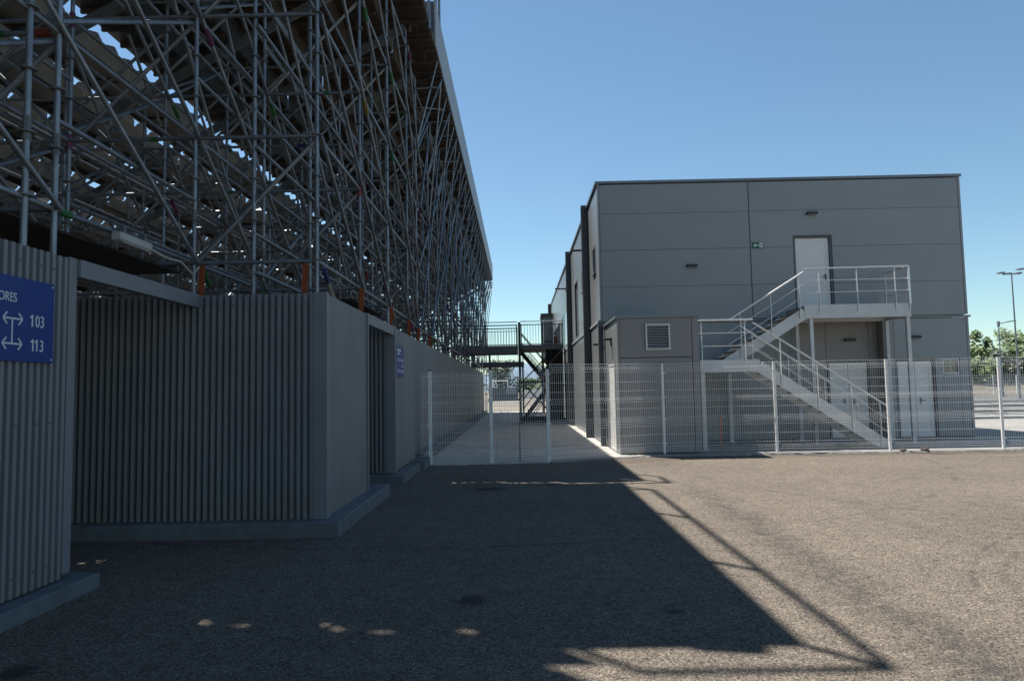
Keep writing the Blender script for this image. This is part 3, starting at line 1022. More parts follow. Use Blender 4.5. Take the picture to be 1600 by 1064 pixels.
# recess
RY = BY0 + .30
fpanel(RX0 + .02, 8.66, .03, 3.30, y=RY, m='panel_warm', th=.08)
fpanel(9.86, RX1 - .02, .03, 3.30, y=RY, m='panel_warm', th=.08)
fpanel(8.66, 9.86, 2.20, 3.30, y=RY, m='panel_warm', th=.08)
boxpart('recess_cheek', 'panel_warm', bd, RX1 - .016, RX1 - .002, BY0 + .01, RY + .2, .0, 3.31)
boxpart('recess_cheek', 'panel_warm', bd, RX0 + .002, RX0 + .016, BY0 + .01, RY + .2, .0, 3.31)
boxpart('recess_soffit', 'frame', bd, RX0, RX1, BY0 + .01, RY + .2, 3.312, 3.33)
boxpart('backing', 'backing', bd, RX0, RX1, RY + .21, RY + .26, 0, 3.31)
def door(x0, x1, z0, z1, y, leaves=1, handle=1, glass=False):
    d = MB()
    t = .05
    d.box(x0, x0 + t, y - .03, y + .12, z0, z1).box(x1 - t, x1, y - .03, y + .12, z0, z1).box(x0 + t, x1 - t, y - .03, y + .12, z1 - t, z1)
    dd = d.build('door_frame', 'frame', bd)
    w = (x1 - x0 - 2 * t) / leaves
    for k in range(leaves):
        a = x0 + t + k * w + .004; b = a + w - .008
        mb = MB().box(a, b, y + .03, y + .075, z0 + .015, z1 - t - .006)
        lf = mb.build('door', 'door', bd, bevel=.004)
        # raised stile frame of the leaf
        st = .10
        MB().box(a + .01, a + st, y + .022, y + .029, z0 + .03, z1 - t - .02).box(b - st, b - .01, y + .022, y + .029, z0 + .03, z1 - t - .02).box(a + st, b - st, y + .022, y + .029, z1 - t - .02 - st, z1 - t - .02).box(a + st, b - st, y + .022, y + .029, z0 + .03, z0 + .03 + st).build('stile', 'door', lf)
        hx = b - .12 if (k == 0 and leaves == 2) or (leaves == 1 and handle > 0) else a + .12
        hz = z0 + 1.03
        MB().tube((hx, y + .024, hz), (hx, y - .03, hz), .010, 8).tube((hx, y - .03, hz), (hx + (-.11 if hx > (a+b)/2 else .11), y - .03, hz), .010, 8).box(hx - .02, hx + .02, y + .012, y + .0215, hz - .10, hz + .08).build('handle', 'galv_dull', lf)
door(DX0 + .01, DX1 - .01, 3.52, DZ - .01, BY0 + .05, 1, 1)
boxpart('door_sill', 'coping', bd, DX0 + .01, DX1 - .01, BY0 - .01, BY0 + .10, 3.41, 3.515)
door(8.67, 9.85, .02, 2.19, RY + .01, 2)
D2X0, D2X1, D2Z = 10.42, 11.52, 2.20
fpanel(RX1, D2X0, .06, 3.33)
W0, W1, WZ0, WZ1 = 11.72, 12.20, 1.76, 2.20
fpanel(D2X0, BX1 - .06, D2Z + .01, 3.33)
fpanel(D2X1, W0, .06, D2Z + .01)
fpanel(W1, BX1 - .06, .06, D2Z + .01)
fpanel(W0, W1, .06, WZ0)
boxpart('backing', 'backing', bd, RX1 + .01, D2X0 - .01, BY0 + .104, BY0 + .2, 0, 3.33)
boxpart('backing', 'backing', bd, D2X1 + .01, W0 - .01, BY0 + .104, BY0 + .2, 0, 3.33)
boxpart('backing', 'backing', bd, D2X0, BX1 - .07, BY0 + .2, BY0 + .3, 0, 3.33)
door(D2X0 + .01, D2X1 - .01, .02, D2Z, BY0 + .04, 2)
wf = MB().box(W0 + .01, W0 + .05, BY0 + .02, BY0 + .10, WZ0, WZ1).box(W1 - .05, W1 - .01, BY0 + .02, BY0 + .10, WZ0, WZ1).box(W0 + .05, W1 - .05, BY0 + .02, BY0 + .10, WZ0, WZ0 + .05).box(W0 + .05, W1 - .05, BY0 + .02, BY0 + .10, WZ1 - .05, WZ1).build('window', 'slat', bd)
MB().box(W0 + .05, W1 - .05, BY0 + .06, BY0 + .07, WZ0 + .05, WZ1 - .05).build('pane', 'glass', wf)
MB().box((W0+W1)/2 - .012, (W0+W1)/2 + .012, BY0 + .05, BY0 + .059, WZ0 + .05, WZ1 - .05).build('glazing_bar', 'slat', wf)
boxpart('base_plinth', 'plinth', bd, 4.24, BX1 - .02, BY0 + .02, BY0 + .095, 0, .055)

# passage side of the building: upright panels, windows, piers
SY = [19.68]
while SY[-1] < 50.5: SY.append(SY[-1] + 1.12)
OPEN = [(20.38, 21.08, 4.93, 5.73), (24.08, 24.86, 4.93, 5.73), (26.7, 28.08, 3.52, 5.72)]
def side_panels(y0, y1, z0, z1):
    """one panel per module, cut where an opening falls in it"""
    cuts = [o for o in OPEN if o[0] < y1 and o[1] > y0 and o[2] < z1 and o[3] > z0]
    g = .006
    if not cuts:
        MB().box(BX0, BX0 + .08, y0 + g, y1 - g, z0 + g, z1 - g).build('wall_panel', 'panel_side', bd, bevel=.004)
        return
    o = cuts[0]
    a, b = max(o[0], y0), min(o[1], y1)
    if a - y0 > .03: MB().box(BX0, BX0 + .08, y0 + g, a - .002, z0 + g, z1 - g).build('wall_panel', 'panel_side', bd)
    if y1 - b > .03: MB().box(BX0, BX0 + .08, b + .002, y1 - g, z0 + g, z1 - g).build('wall_panel', 'panel_side', bd)
    if z1 - o[3] > .03: MB().box(BX0, BX0 + .08, a + .001, b - .001, o[3] + .002, z1 - g).build('wall_panel', 'panel_side', bd)
    if o[2] - z0 > .03: MB().box(BX0, BX0 + .08, a + .001, b - .001, z0 + g, o[2] - .002).build('wall_panel', 'panel_side', bd)
for k in range(len(SY) - 1):
    side_panels(SY[k], min(SY[k+1], BY1), 3.47, 7.29)
    side_panels(SY[k], min(SY[k+1], BY1), .02, 3.39)
for (a, b, c, d) in OPEN:
    mb = MB()
    for (y0, y1, z0, z1) in ((a, a+.06, c, d), (b-.06, b, c, d), (a+.06, b-.06, c, c+.06), (a+.06, b-.06, d-.06, d)):
        mb.box(BX0 - .012, BX0 + .07, y0 + .003, y1 - .003, z0 + .003, z1 - .003)
    nm = 'window' if d - c < 1.5 else 'side_door'
    o = mb.build(nm, 'coping', bd)
    MB().box(BX0 + .05, BX0 + .06, a + .06, b - .06, c + .06, d - .06).build('pane', 'glass' if nm == 'window' else 'frame', o)
    if nm == 'window': MB().box(BX0 - .05, BX0 - .013, a - .02, b + .02, c - .03, c + .012).build('sill', 'coping', o)
for y in (22.30, 29.9, 48.4):
    MB().box(BX0 - .21, BX0 - .003, y, y + .22, 0.0, 7.42).build('pier', 'pilaster', bd, bevel=.006)
# long lower window band in the far half of the facade
for y in (32.2, 34.6, 38.2, 40.6, 43.0):
    o = MB().box(BX0 - .02, BX0 - .002, y, y + 2.1, 3.6, 5.2).build('window', 'coping', bd)
    MB().box(BX0 - .026, BX0 - .021, y + .06, y + 2.04, 3.66, 5.14).build('pane', 'glass', o)
# far porch
pb = thing('porch', 'grey glazed porch box on the passage side at the far end of the building', 'porch', (1.9, 47, 3.3))
for (x, y) in ((1.55, 46.0), (1.55, 48.0)):
    boxpart('post', 'pilaster', pb, x, x + .1, y, y + .1, 0, 6.3)
boxpart('roof', 'pilaster', pb, 1.5, 2.28, 45.9, 48.2, 6.3, 6.5)
boxpart('floor', 'bridge', pb, 1.5, 2.28, 45.9, 48.2, 3.3, 3.5)
boxpart('side_wall', 'fascia', pb, 1.66, 2.28, 46.02, 46.06, 3.5, 6.3)
boxpart('mullion', 'pilaster', pb, 1.66, 2.28, 46.0, 46.018, 4.6, 4.7)

# annex in front of the building
an = thing('annex', 'single storey grey plant room annex with louvre in front of the building', 'annex', (3.27, 18, 0))
AX0, AX1, AY0, AY1, AH = 2.32, 4.22, 16.50, 19.585, 3.24
boxpart('core_wall', 'core', an, AX0 + .06, AX1 - .06, AY0 + .06, AY1, 0, AH - .05)
LX0, LX1, LZ0, LZ1 = 2.98, 3.55, 2.42, 3.03
mb = MB().prism([(AX0 + .06, 2.25), (AX1 - .16, 2.25), (AX1 - .16, AH - .07), (AX0 + .06, AH - .07)], 'y', AY0, AY0 + .055)
mb.build('wall_panel', 'panel_warm', an, bevel=.005)
MB().box(AX0 + .06, AX1 - .16, AY0, AY0 + .055, .03, 2.236).build('wall_panel', 'panel_warm', an, bevel=.005)
MB().box(AX1 - .148, AX1 - .001, AY0, AY0 + .055, .03, AH - .07).build('wall_panel', 'panel_warm', an, bevel=.005)
boxpart('corner_trim', 'panel_warm', an, AX0 - .004, AX0 + .055, AY0 - .005, AY0 + .058, .03, AH - .07)
boxpart('wall_panel', 'panel_warm', an, AX1 - .055, AX1, AY0 + .06, AY1, .03, AH - .07)
MB().box(AX0 - .04, AX1 + .03, AY0 - .03, AY0 + .14, AH - .065, AH).build('coping', 'coping', an)
MB().box(AX0 - .04, AX0 + .14, AY0 + .141, AY1, AH - .065, AH).build('coping', 'coping', an)
MB().box(AX1 - .14, AX1 + .03, AY0 + .141, AY1, AH - .065, AH).build('coping', 'coping', an)
boxpart('roof', 'core', an, AX0 + .141, AX1 - .141, AY0 + .142, AY1, AH - .12, AH - .05)
lv = MB()
t = .035
for (a, b, c, d) in ((LX0, LX0+t, LZ0, LZ1), (LX1-t, LX1, LZ0, LZ1), (LX0+t, LX1-t, LZ0, LZ0+t), (LX0+t, LX1-t, LZ1-t, LZ1)):
    lv.box(a, b, AY0 - .045, AY0 - .003, c, d)
lv = lv.build('louvre', 'louvre', an)
MB().box(LX0 + t, LX1 - t, AY0 - .006, AY0 - .002, LZ0 + t, LZ1 - t).build('louvre_back', 'core', lv)
for k in range(9):
    z = LZ0 + t + .03 + k * .061
    MB().bar((LX0 + t, AY0 - .026, z), (LX1 - t, AY0 - .026, z), .050, .006, up=(0, -.75, 1)).build('slat', 'slat', lv)
# side panels of the annex, white door, downpipe
for (a, b, z0) in ((AY0 + .06, 17.0, .03), (18.14, 18.72, .03), (18.73, AY1, .03), (17.0, 18.14, 2.16)):
    MB().box(AX0 - .002, AX0 + .05, a + .003, b - .003, z0, AH - .075).build('wall_panel', 'panel_side', an)
df = MB().box(AX0 - .02, AX0 + .04, 17.02, 17.07, .02, 2.14).box(AX0 - .02, AX0 + .04, 18.07, 18.12, .02, 2.14).box(AX0 - .02, AX0 + .04, 17.07, 18.07, 2.09, 2.14).build('door_frame', 'louvre', an)
dl = MB().box(AX0 - .008, AX0 + .03, 17.074, 18.066, .03, 2.085).build('door', 'door', an)
MB().tube((AX0 - .01, 17.98, 1.05), (AX0 - .06, 17.98, 1.05), .01, 8).tube((AX0 - .06, 17.98, 1.05), (AX0 - .06, 17.86, 1.05), .01, 8).build('handle', 'galv_dull', dl)
boxpart('downpipe', 'pilaster', an, AX0 - .16, AX0 - .03, 18.90, 19.05, .02, 3.36)
boxpart('pipe_bracket', 'pilaster', an, AX0 - .029, AX0 - .004, 18.92, 19.03, 1.0, 1.05)
boxpart('pipe_bracket', 'pilaster', an, AX0 - .029, AX0 - .004, 18.92, 19.03, 2.6, 2.65)

# wall lamps
def wall_lamp_front(x, z, label, y=BY0, w=.30):
    t = thing('wall_lamp', label, 'lamp', (x, y - .06, z), 'black wall lamps on the grey building')
    MB().box(x - w/2, x + w/2, y - .13, y - .03, z - .035, z + .035).build('housing', 'cap', t, bevel=.012)
    MB().box(x - .07, x + .07, y - .03, y - .003, z - .03, z + .03).build('base', 'cap', t)
    MB().box(x - w/2 + .02, x + w/2 - .02, y - .12, y - .04, z - .041, z - .036).build('lens', 'lens', t)
wall_lamp_front(4.89, 4.91, 'black wall lamp left of the green exit sign above the annex')
wall_lamp_front(8.30, 6.33, 'black wall lamp above the white upper door')
wall_lamp_front(9.32, 2.77, 'black wall lamp in the recess under the upper landing', RY)
wall_lamp_front(10.98, 2.80, 'black wall lamp above the ground floor double doors at right')
def wall_lamp_side(y, z, label, reach=.16, x=BX0):
    t = thing('wall_lamp', label, 'lamp', (x - .1, y, z), 'black wall lamps on the grey building')
    MB().box(x - .03, x - .004, y - .06, y + .06, z - .12, z + .08).build('base', 'cap', t)
    MB().box(x - reach - .03, x - .031, y - .05, y + .05, z + .01, z + .07).build('housing', 'cap', t, bevel=.01)
wall_lamp_side(17.52, 2.72, 'small black wall lamp on the annex near its corner', x=AX0)
wall_lamp_side(19.85, 2.74, 'small black wall lamp beside the downpipe of the annex')
wall_lamp_side(23.6, 6.17, 'black bracket lamp high on the passage facade nearest the camera', .42)
wall_lamp_side(33.0, 6.22, 'black bracket lamp high on the passage facade farther back', .50)

ex = thing('exit_sign', 'green emergency exit sign with arrow beside the upper door', 'sign', (6.76, BY0 - .01, 5.38))
MB().box(6.615, 6.925, BY0 - .02, BY0 - .006, 5.375, 5.545).build('board', 'sign_green', ex)
MB().prism([(6.635, 5.46), (6.70, 5.515), (6.70, 5.478), (6.78, 5.478), (6.78, 5.442), (6.70, 5.442), (6.70, 5.405)], 'y', BY0 - .0235, BY0 - .0205).build('arrow', 'sign_white', ex)
MB().box(6.805, 6.905, BY0 - .0235, BY0 - .0205, 5.392, 5.53).build('doorway', 'sign_white', ex)
rm = MB()
yy = BY0 - .0255
rm.tube((6.862, yy, 5.505), (6.862, yy - .001, 5.505), .012, 8)
for p, q in (((6.858, 5.49), (6.845, 5.455)), ((6.845, 5.455), (6.865, 5.43)), ((6.865, 5.43), (6.860, 5.405)), ((6.845, 5.455), (6.828, 5.43)), ((6.828, 5.43), (6.815, 5.428)), ((6.855, 5.48), (6.88, 5.465)), ((6.855, 5.48), (6.833, 5.475))):
    rm.bar((p[0], yy, p[1]), (q[0], yy, q[1]), .009, .0015, up=(0, 1, 0))
rm.build('running_figure', 'sign_green', ex)

# ------------------------------------------------------------------ outside steel stairs
st = thing('steel_staircase', 'grey painted steel staircase with two flights and landings against the building', 'staircase', (7.3, 18.3, 0))
YF, YM, YR = 17.15, 18.22, 19.50     # front, middle, rear lines
ZM, ZU = 2.16, 3.58
# upper landing
UX0, UX1 = 7.42, 10.16
boxpart('landing_deck', 'tread', st, UX0 + .02, UX1 - .02, YM + .03, YR, ZU - .05, ZU - .005)
boxpart('fascia_beam', 'steelpaint', st, UX0, UX1, YM - .02, YM + .02, ZU - .33, ZU + .02)
boxpart('fascia_beam', 'steelpaint', st, UX1 - .02, UX1 + .012, YM + .021, YR, ZU - .33, ZU + .02)
boxpart('cross_beam', 'steelpaint', st, UX0 + .05, UX1 - .05, YR - .1, YR - .06, ZU - .33, ZU - .06)
for x in (7.9, 8.8, 9.7):
    boxpart('cross_beam', 'steelpaint', st, x, x + .06, YM + .03, YR - .11, ZU - .2, ZU - .055)
for (x, y) in ((7.56, YM + .03), (UX1 - .10, YM + .03), (7.60, YR - .20), (UX1 - .10, YR - .20)):
    MB().box(x, x + .09, y, y + .09, .02, ZU - .335).build('post', 'steelpaint', st)
    MB().box(x - .05, x + .14, y - .05, y + .14, .009, .02).build('base_plate', 'steelpaint', st)
# mid landing
MX0, MX1 = 4.40, 5.82
boxpart('landing_deck', 'tread', st, MX0 + .02, MX1, YF + .03, YR, ZM - .05, ZM - .005)
boxpart('fascia_beam', 'steelpaint', st, MX0, MX1 + .02, YF - .015, YF + .015, ZM - .28, ZM + .02)
boxpart('fascia_beam', 'steelpaint', st, MX0 - .01, MX0 + .018, YF + .016, YR, ZM - .28, ZM + .02)
for (x, y) in ((MX0 + .02, YF + .02), (MX0 + .02, YR - .2), (5.7, YR - .2)):
    MB().box(x, x + .10, y, y + .10, .02, ZM - .285).build('post', 'steelpaint', st)
    MB().box(x - .05, x + .15, y - .05, y + .15, .009, .02).build('base_plate', 'steelpaint', st)
# flights
def flight(xa, za, xb, zb, y0, y1, n):
    d = Vector((xb - xa, 0, zb - za)).normalized()
    for y in (y0, y1):
        mb = MB().bar((xa, y, za - .11), (xb, y, zb - .11), .02, .28, up=(0, 0, 1))
        mb.build('stringer', 'steelpaint', st)
    for k in range(n):
        t = (k + .5) / n
        x = xa + (xb - xa) * t; z = za + (zb - za) * t
        MB().box(x - .13, x + .13, y0 + .012, y1 - .012, z - .035, z).build('tread', 'tread', st)
    return d
LX_a, LX_b = 5.84, 8.88
flight(LX_a, ZM - .05, LX_b, .10, YF, YM - .10, 12)
MB().box(8.72, 8.93, YF - .012, YF + .012, .0, .22).build('stringer_foot', 'steelpaint', st)
UX_a = 5.36
flight(UX_a, ZM + .06, UX0 + .02, ZU - .08, YM, YR - .14, 8)
# handrails: posts, top rail, two mid rails
def railing(pts, posts, h=1.0, y_off=0, curved=True, mids=(.36, .68), top=.024):
    """pts: foot line of the rail (x, y, z); posts: parameters along it"""
    mb = MB(); md = MB(); pm = MB()
    P = [Vector(p) for p in pts]
    up = Vector((0, 0, 1))
    for a, b in zip(P[:-1], P[1:]):
        mb.tube(a + up * h, b + up * h, top, 10)
        for m_ in mids: md.tube(a + up * h * m_, b + up * h * m_, .008, 6)
    mb.build('handrail', 'inox', st, smooth=True)
    md.build('mid_rail', 'inox', st, smooth=True)
    for q in posts:
        q = Vector(q)
        b_ = MB()
        b_.bar(q - up * .16, q + up * (h - .12), .045, .012, up=(1, 0, 0))
        b_.tube(q + up * (h - .13), q + up * (h - .01), .010, 6)
        b_.build('baluster', 'inox', st)
slope_l = (ZM - .10) / (LX_b - LX_a)
def lz(x): return ZM - slope_l * (x - LX_a)
for y in (YF - .02, YM - .12):
    railing([(5.66, y, ZM - .02 + .0), (LX_b - .02, y, lz(LX_b) - .02)] if False else [(5.70, y, lz(5.70) - .15), (8.86, y, lz(8.86) - .10)],
            [(x, y, lz(x) - .10) for x in ((6.35, 7.22, 8.02, 8.68) if y < 18 else (6.0, 6.9, 7.8, 8.6))], .98)
railing([(MX0 + .04, YR - .02, ZM), (MX0 + .04, YF, ZM), (5.72, YF, ZM)], [(MX0 + .06, YF, ZM), (5.52, YF, ZM), (MX0 + .04, YR - .3, ZM), (MX0 + .04, 18.3, ZM)], .99)
slope_u = (ZU - ZM - .14) / (UX0 - UX_a)
def uz(x): return ZM + .06 + slope_u * (x - UX_a)
railing([(5.42, YM - .03, uz(5.42)), (7.43, YM - .03, uz(7.43) - .02)], [(x, YM - .03, uz(x) - .02) for x in (5.75, 6.55, 7.30)], .97)
railing([(7.47, YM - .03, ZU - .02), (UX1 - .01, YM - .03, ZU), (UX1 - .01, YR - .05, ZU)], [(7.82, YM - .03, ZU), (8.80, YM - .03, ZU), (9.78, YM - .03, ZU), (UX1 - .03, YM - .03, ZU), (UX1 - .02, YR - .15, ZU)], .98)
MB().box(UX1 - .045, UX1 + .005, YM - .055, YM - .035, ZU + .0, ZU + .97).build('newel', 'inox', st)

# ------------------------------------------------------------------ mesh fences
def wire_panel(parent, p0, p1, h=2.03, z0=.06, folds=4):
    """welded mesh panel with V-shaped stiffening folds, facing -Y"""
    p0 = Vector((*p0, 0)); p1 = Vector((*p1, 0))
    d = (p1 - p0); L_ = d.length; d.normalize()
    nr = Vector((d.y, -d.x, 0))
    if nr.y > 0: nr = -nr
    fz = [z0 + .10, z0 + .73, z0 + 1.22, z0 + h - .13] if folds == 4 else [z0 + .1, z0 + h * .5, z0 + h - .13]
    prof = [(z0, 0)]
    for f in fz:
        prof += [(f - .05, 0), (f, .045), (f + .05, 0)]
    prof.append((z0 + h, 0))
    mb = MB()
    nw = int((L_ - .06) / .05)
    off = (L_ - nw * .05) / 2
    for i in range(nw + 1):
        b = p0 + d * (off + i * .05)
        k = len(mb.v)
        r = .0030
        for (z, o) in prof:
            c = b + nr * o
            for s_ in range(3):
                a = 2 * math.pi * s_ / 3 + .5
                q = c + d * (r * math.cos(a)) + nr * (r * math.sin(a))
                mb.v.append((q.x, q.y, z))
        for j in range(len(prof) - 1):
            for s_ in range(3):
                t_ = (s_ + 1) % 3
                mb.f.append((k + 3*j + s_, k + 3*j + t_, k + 3*j + 3 + t_, k + 3*j + 3 + s_))
    zs = []
    for f in fz: zs += [(f - .05, 0), (f + .05, 0), (f, .045)]
    z = z0 + .02
    while z < z0 + h:
        if all(abs(z - f) > .09 for f in fz): zs.append((z, 0))
        z += .2
    for (z, o) in zs:
        a = p0 + nr * (o + .004) + d * .02; b = p1 + nr * (o + .004) - d * .02
        mb.tube((a.x, a.y, z), (b.x, b.y, z), .0034, 5)
    return mb.build('wire_panel', 'fence', parent)
def fence_post(parent, x, y, h, w=.06, dpt=.05, z0=0.0):
    p = MB().box(x - w/2, x + w/2, y - dpt/2, y + dpt/2, z0, h).build('post', 'fence', parent, bevel=.006)
    MB().box(x - w/2 - .004, x + w/2 + .004, y - dpt/2 - .004, y + dpt/2 + .004, h + .001, h + .022).build('cap', 'cap', p)
    for z in (.25, .8, 1.3, 1.85):
        MB().box(x - w/2 - .02, x + w/2 + .02, y - dpt/2 - .016, y - dpt/2 - .002, z, z + .035).build('clip', 'fence', p)
    return p
f1 = thing('mesh_fence', 'white welded mesh fence in front of the annex and stairs', 'fence', (8, 16.2, 0))
FX = [(0.60, 15.10), (3.29, 16.24), (5.84, 16.20), (8.38, 16.16), (10.90, 16.12), (13.44, 16.10), (15.98, 16.08)]
for k, (x, y) in enumerate(FX):
    if k: fence_post(f1, x, y, 2.10)
    if k: wire_panel(f1, (FX[k-1][0] + .03, FX[k-1][1] - .02), (x - .03, y - .02))
f2 = thing('mesh_gate', 'white mesh gate section with three posts closing the passage', 'gate', (-.7, 15, 0))
GX = [(-2.12, 14.93), (-1.90, 14.95), (-0.61, 15.02), (0.60, 15.10)]
for k, (x, y) in enumerate(GX):
    if k: fence_post(f2, x, y, 1.98, .075, .07); wire_panel(f2, (GX[k-1][0] + (.04 if k > 1 else 0), GX[k-1][1] - .02), (x - .04, y - .02), 1.90, .05, 4)

tag(MB().tube((4.80, 17.0, 0), (4.81, 17.0, .78), .020, 8).tube((4.81, 17.0, .78), (4.81, 17.0, .84), .045, 8).build('marker_stake', 'stake', smooth=True), 'rusty orange marker stake standing behind the mesh fence under the mid landing', 'stake')
def stone(x, y, s, label):
    bm = bmesh.new()
    bmesh.ops.create_icosphere(bm, subdivisions=2, radius=1.0)
    for v in bm.verts:
        k = 1 + random.uniform(-.16, .16)
        v.co = Vector((v.co.x * s * 1.3 * k, v.co.y * s * k, max(v.co.z, -.5) * s * .7 * k))
    me = bpy.data.meshes.new('stone'); bm.to_mesh(me); bm.free()
    me.materials.append(M['stone'])
    o = bpy.data.objects.new('stone', me); COL.objects.link(o)
    o.location = (x, y, .03 + s * .33)
    tag(o, label, 'stone')
stone(8.53, 15.92, .06, 'small dark stone right beside the fence post')
stone(9.00, 15.90, .075, 'larger dark stone on the kerb further from the fence post')

# ------------------------------------------------------------------ footbridges
def bars_rail(parent, x0, x1, y, z, h, gap=.13, double=True):
    mb = MB()
    mb.box(x0, x1, y - .02, y + .02, z + h - .06, z + h - .02)
    if double: mb.box(x0, x1, y - .015, y + .015, z + h - .20, z + h - .17)
    mb.box(x0, x1, y - .015, y + .015, z + .08, z + .11)
    x = x0 + .05
    while x < x1:
        mb.box(x - .009, x + .009, y - .009, y + .009, z + .111, z + h - (.201 if double else .061)); x += gap
    r = mb.build('railing', 'bridge', parent)
    MB().tube((x0, y - .12, z + h + .10), (x1 - .03, y - .12, z + h + .10), .022, 8).build('handrail', 'inox', r, smooth=True)
    for xx in (x0 + .03, x1 - .05, (x0 + x1) / 2):
        boxpart('railing_post', 'bridge', parent, xx - .025, xx + .025, y + .022, y + .07, z - .1, z + h)
br = thing('footbridge', 'near steel footbridge linking grandstand and building across the passage', 'footbridge', (0, 32, 3))
boxpart('edge_beam', 'bridge', br, -3.0, -.02, 32.0, 32.06, 3.20, 3.55)
boxpart('edge_beam', 'bridge', br, .10, 2.05, 32.0, 32.06, 3.36, 3.58)
boxpart('edge_beam', 'bridge', br, -3.0, -.02, 33.5, 33.56, 3.20, 3.55)
boxpart('deck', 'bridge_dark', br, -3.0, -.02, 32.061, 33.49, 3.46, 3.52)
mb = MB()
y = 32.07
while y < 36.4:
    mb.box(.10, 2.05, y, y + .10, 3.44, 3.50); y += .125
mb.build('deck_grating', 'bridge_dark', br)
bars_rail(br, -2.95, -.03, 32.03, 3.50, 1.02)
bars_rail(br, .10, 2.04, 32.03, 3.52, 1.02, double=False)
bars_rail(br, -2.95, -.03, 33.53, 3.50, 1.02)
for (x, y) in ((-.01, 32.0), (-.01, 33.5)):
    boxpart('column', 'bridge_dark', br, x, x + .11, y - .02, y + .09, 0.03, 4.62)
boxpart('base_plate', 'bridge_dark', br, -.15, .25, 31.85, 33.8, 0.007, 0.03)
MB().tube((2.0, 32.1, 3.35), (1.02, 32.1, 2.3), .03, 8).build('knee_brace', 'bridge', br)
MB().tube((0.10, 32.2, 1.9), (1.35, 32.2, .55), .035, 8).build('brace', 'bridge_dark', br)
MB().tube((0.10, 32.2, 1.85), (1.35, 32.2, 3.1), .030, 8).build('brace', 'bridge_dark', br)
boxpart('cross_tie', 'bridge_dark', br, .10, 1.4, 32.18, 32.24, 1.84, 1.93)
tw = thing('stair_tower', 'dark steel stair tower under the footbridge beside the building', 'stairs', (1.0, 34, 0))
for (xa, za, xb, zb, y0, y1) in ((.15, .1, 1.45, 1.75, 33.0, 34.0), (1.45, 1.75, .15, 3.35, 34.3, 35.3)):
    for y in (y0, y1):
        MB().bar((xa, y, za), (xb, y, zb), .05, .16).build('stringer', 'bridge_dark', tw)
        MB().tube((xa, y, za + .95), (xb, y, zb + .95), .024, 6).build('handrail', 'bridge', tw)
        MB().tube((xa, y, za + .5), (xb, y, zb + .5), .015, 6).build('mid_rail', 'bridge', tw)
    for k in range(9):
        t = (k + .5) / 9
        MB().box(xa + (xb - xa) * t - .12, xa + (xb - xa) * t + .12, y0 + .03, y1 - .03, za + (zb - za) * t, za + (zb - za) * t + .035).build('tread', 'bridge_dark', tw)
for (x, y) in ((1.45, 32.9), (2.12, 32.9), (1.45, 35.4), (2.12, 35.4)):
    boxpart('post', 'bridge_dark', tw, x, x + .08, y, y + .08, 0.006, 3.43)
boxpart('landing', 'bridge_dark', tw, 1.45, 2.2, 32.99, 35.4, 1.70, 1.76)
boxpart('screen', 'black', tw, 1.56, 2.2, 35.5, 35.53, .05, 3.4)
boxpart('screen', 'black', tw, 1.28, 2.08, 32.96, 32.985, .03, 3.4)
for k in range(4):
    MB().tube((.12 + k * .16, 33.4 + k * .5, .15), (1.3 + k * .05, 33.4 + k * .5, 1.55 - k * .1), .022, 6).build('brace', 'bridge_dark', tw)
    MB().tube((.12 + k * .12, 33.5 + k * .5, 3.3), (1.35, 33.5 + k * .5, 1.9 + k * .1), .022, 6).build('brace', 'bridge_dark', tw)
boxpart('base_beam', 'bridge_dark', tw, .1, 2.2, 32.99, 33.1, .008, .22)
boxpart('base_beam', 'bridge_dark', tw, .1, 2.2, 35.2, 35.3, .008, .22)
fe = thing('fire_extinguisher', 'red fire extinguisher standing on the footbridge by the facade', 'extinguisher', (1.72, 32.6, 3.5))
MB().tube((1.72, 32.6, 3.51), (1.72, 32.6, 3.98), .075, 10).tube((1.72, 32.6, 3.98), (1.72, 32.6, 4.06), .075, 10, .03).build('cylinder', 'extinguisher', fe, smooth=True)
MB().box(1.70, 1.78, 32.58, 32.62, 4.06, 4.11).build('valve', 'cap', fe)
b2 = thing('footbridge', 'second footbridge seen below and behind the near one', 'footbridge', (-1.3, 47, 3))
boxpart('edge_beam', 'bridge', b2, -3.2, .35, 47.0, 47.06, 3.05, 3.42)
boxpart('deck', 'bridge_dark', b2, -3.2, .35, 47.061, 48.5, 3.32, 3.38)
bars_rail(b2, -3.1, .33, 47.03, 3.40, 1.02)
boxpart('column', 'bridge_dark', b2, -2.0, -1.88, 47.07, 47.2, 0.006, 4.4)
boxpart('column', 'bridge_dark', b2, .2, .32, 47.07, 47.2, 0.006, 3.31)

# ------------------------------------------------------------------ far things
ct = thing('site_container', 'grey container standing beyond the far end of the passage', 'container', (-3, 105, 0))
boxpart('body', 'container', ct, -4.2, -.2, 104, 107, .05, 1.9)
boxpart('pale_panel', 'container_light', ct, -2.0, -.5, 103.96, 103.99, .9, 1.88)
boxpart('base', 'bridge_dark', ct, -4.1, -.3, 104.1, 106.9, -.02, .05)
gf = thing('goal_frame', 'white tubular frame standing on the grey container', 'frame', (-2.5, 105, 1.9))
for x in (-3.9, -1.7): MB().tube((x, 104.2, 1.9), (x, 104.2, 2.9), .06, 6).build('leg', 'fence', gf)
MB().tube((-3.9, 104.2, 2.9), (-1.7, 104.2, 2.9), .06, 6).build('crossbar', 'fence', gf)
wf_ = thing('white_barrier', 'low white barrier at the far end beyond the stair tower', 'barrier', (4, 98, 0))
for k in range(5):
    boxpart('panel', 'fence', wf_, .8 + k * 1.6, 2.3 + k * 1.6, 98, 98.06, .35, 1.5)
    boxpart('post', 'fence', wf_, .7 + k * 1.6, .78 + k * 1.6, 97.98, 98.08, -.03, 1.6)
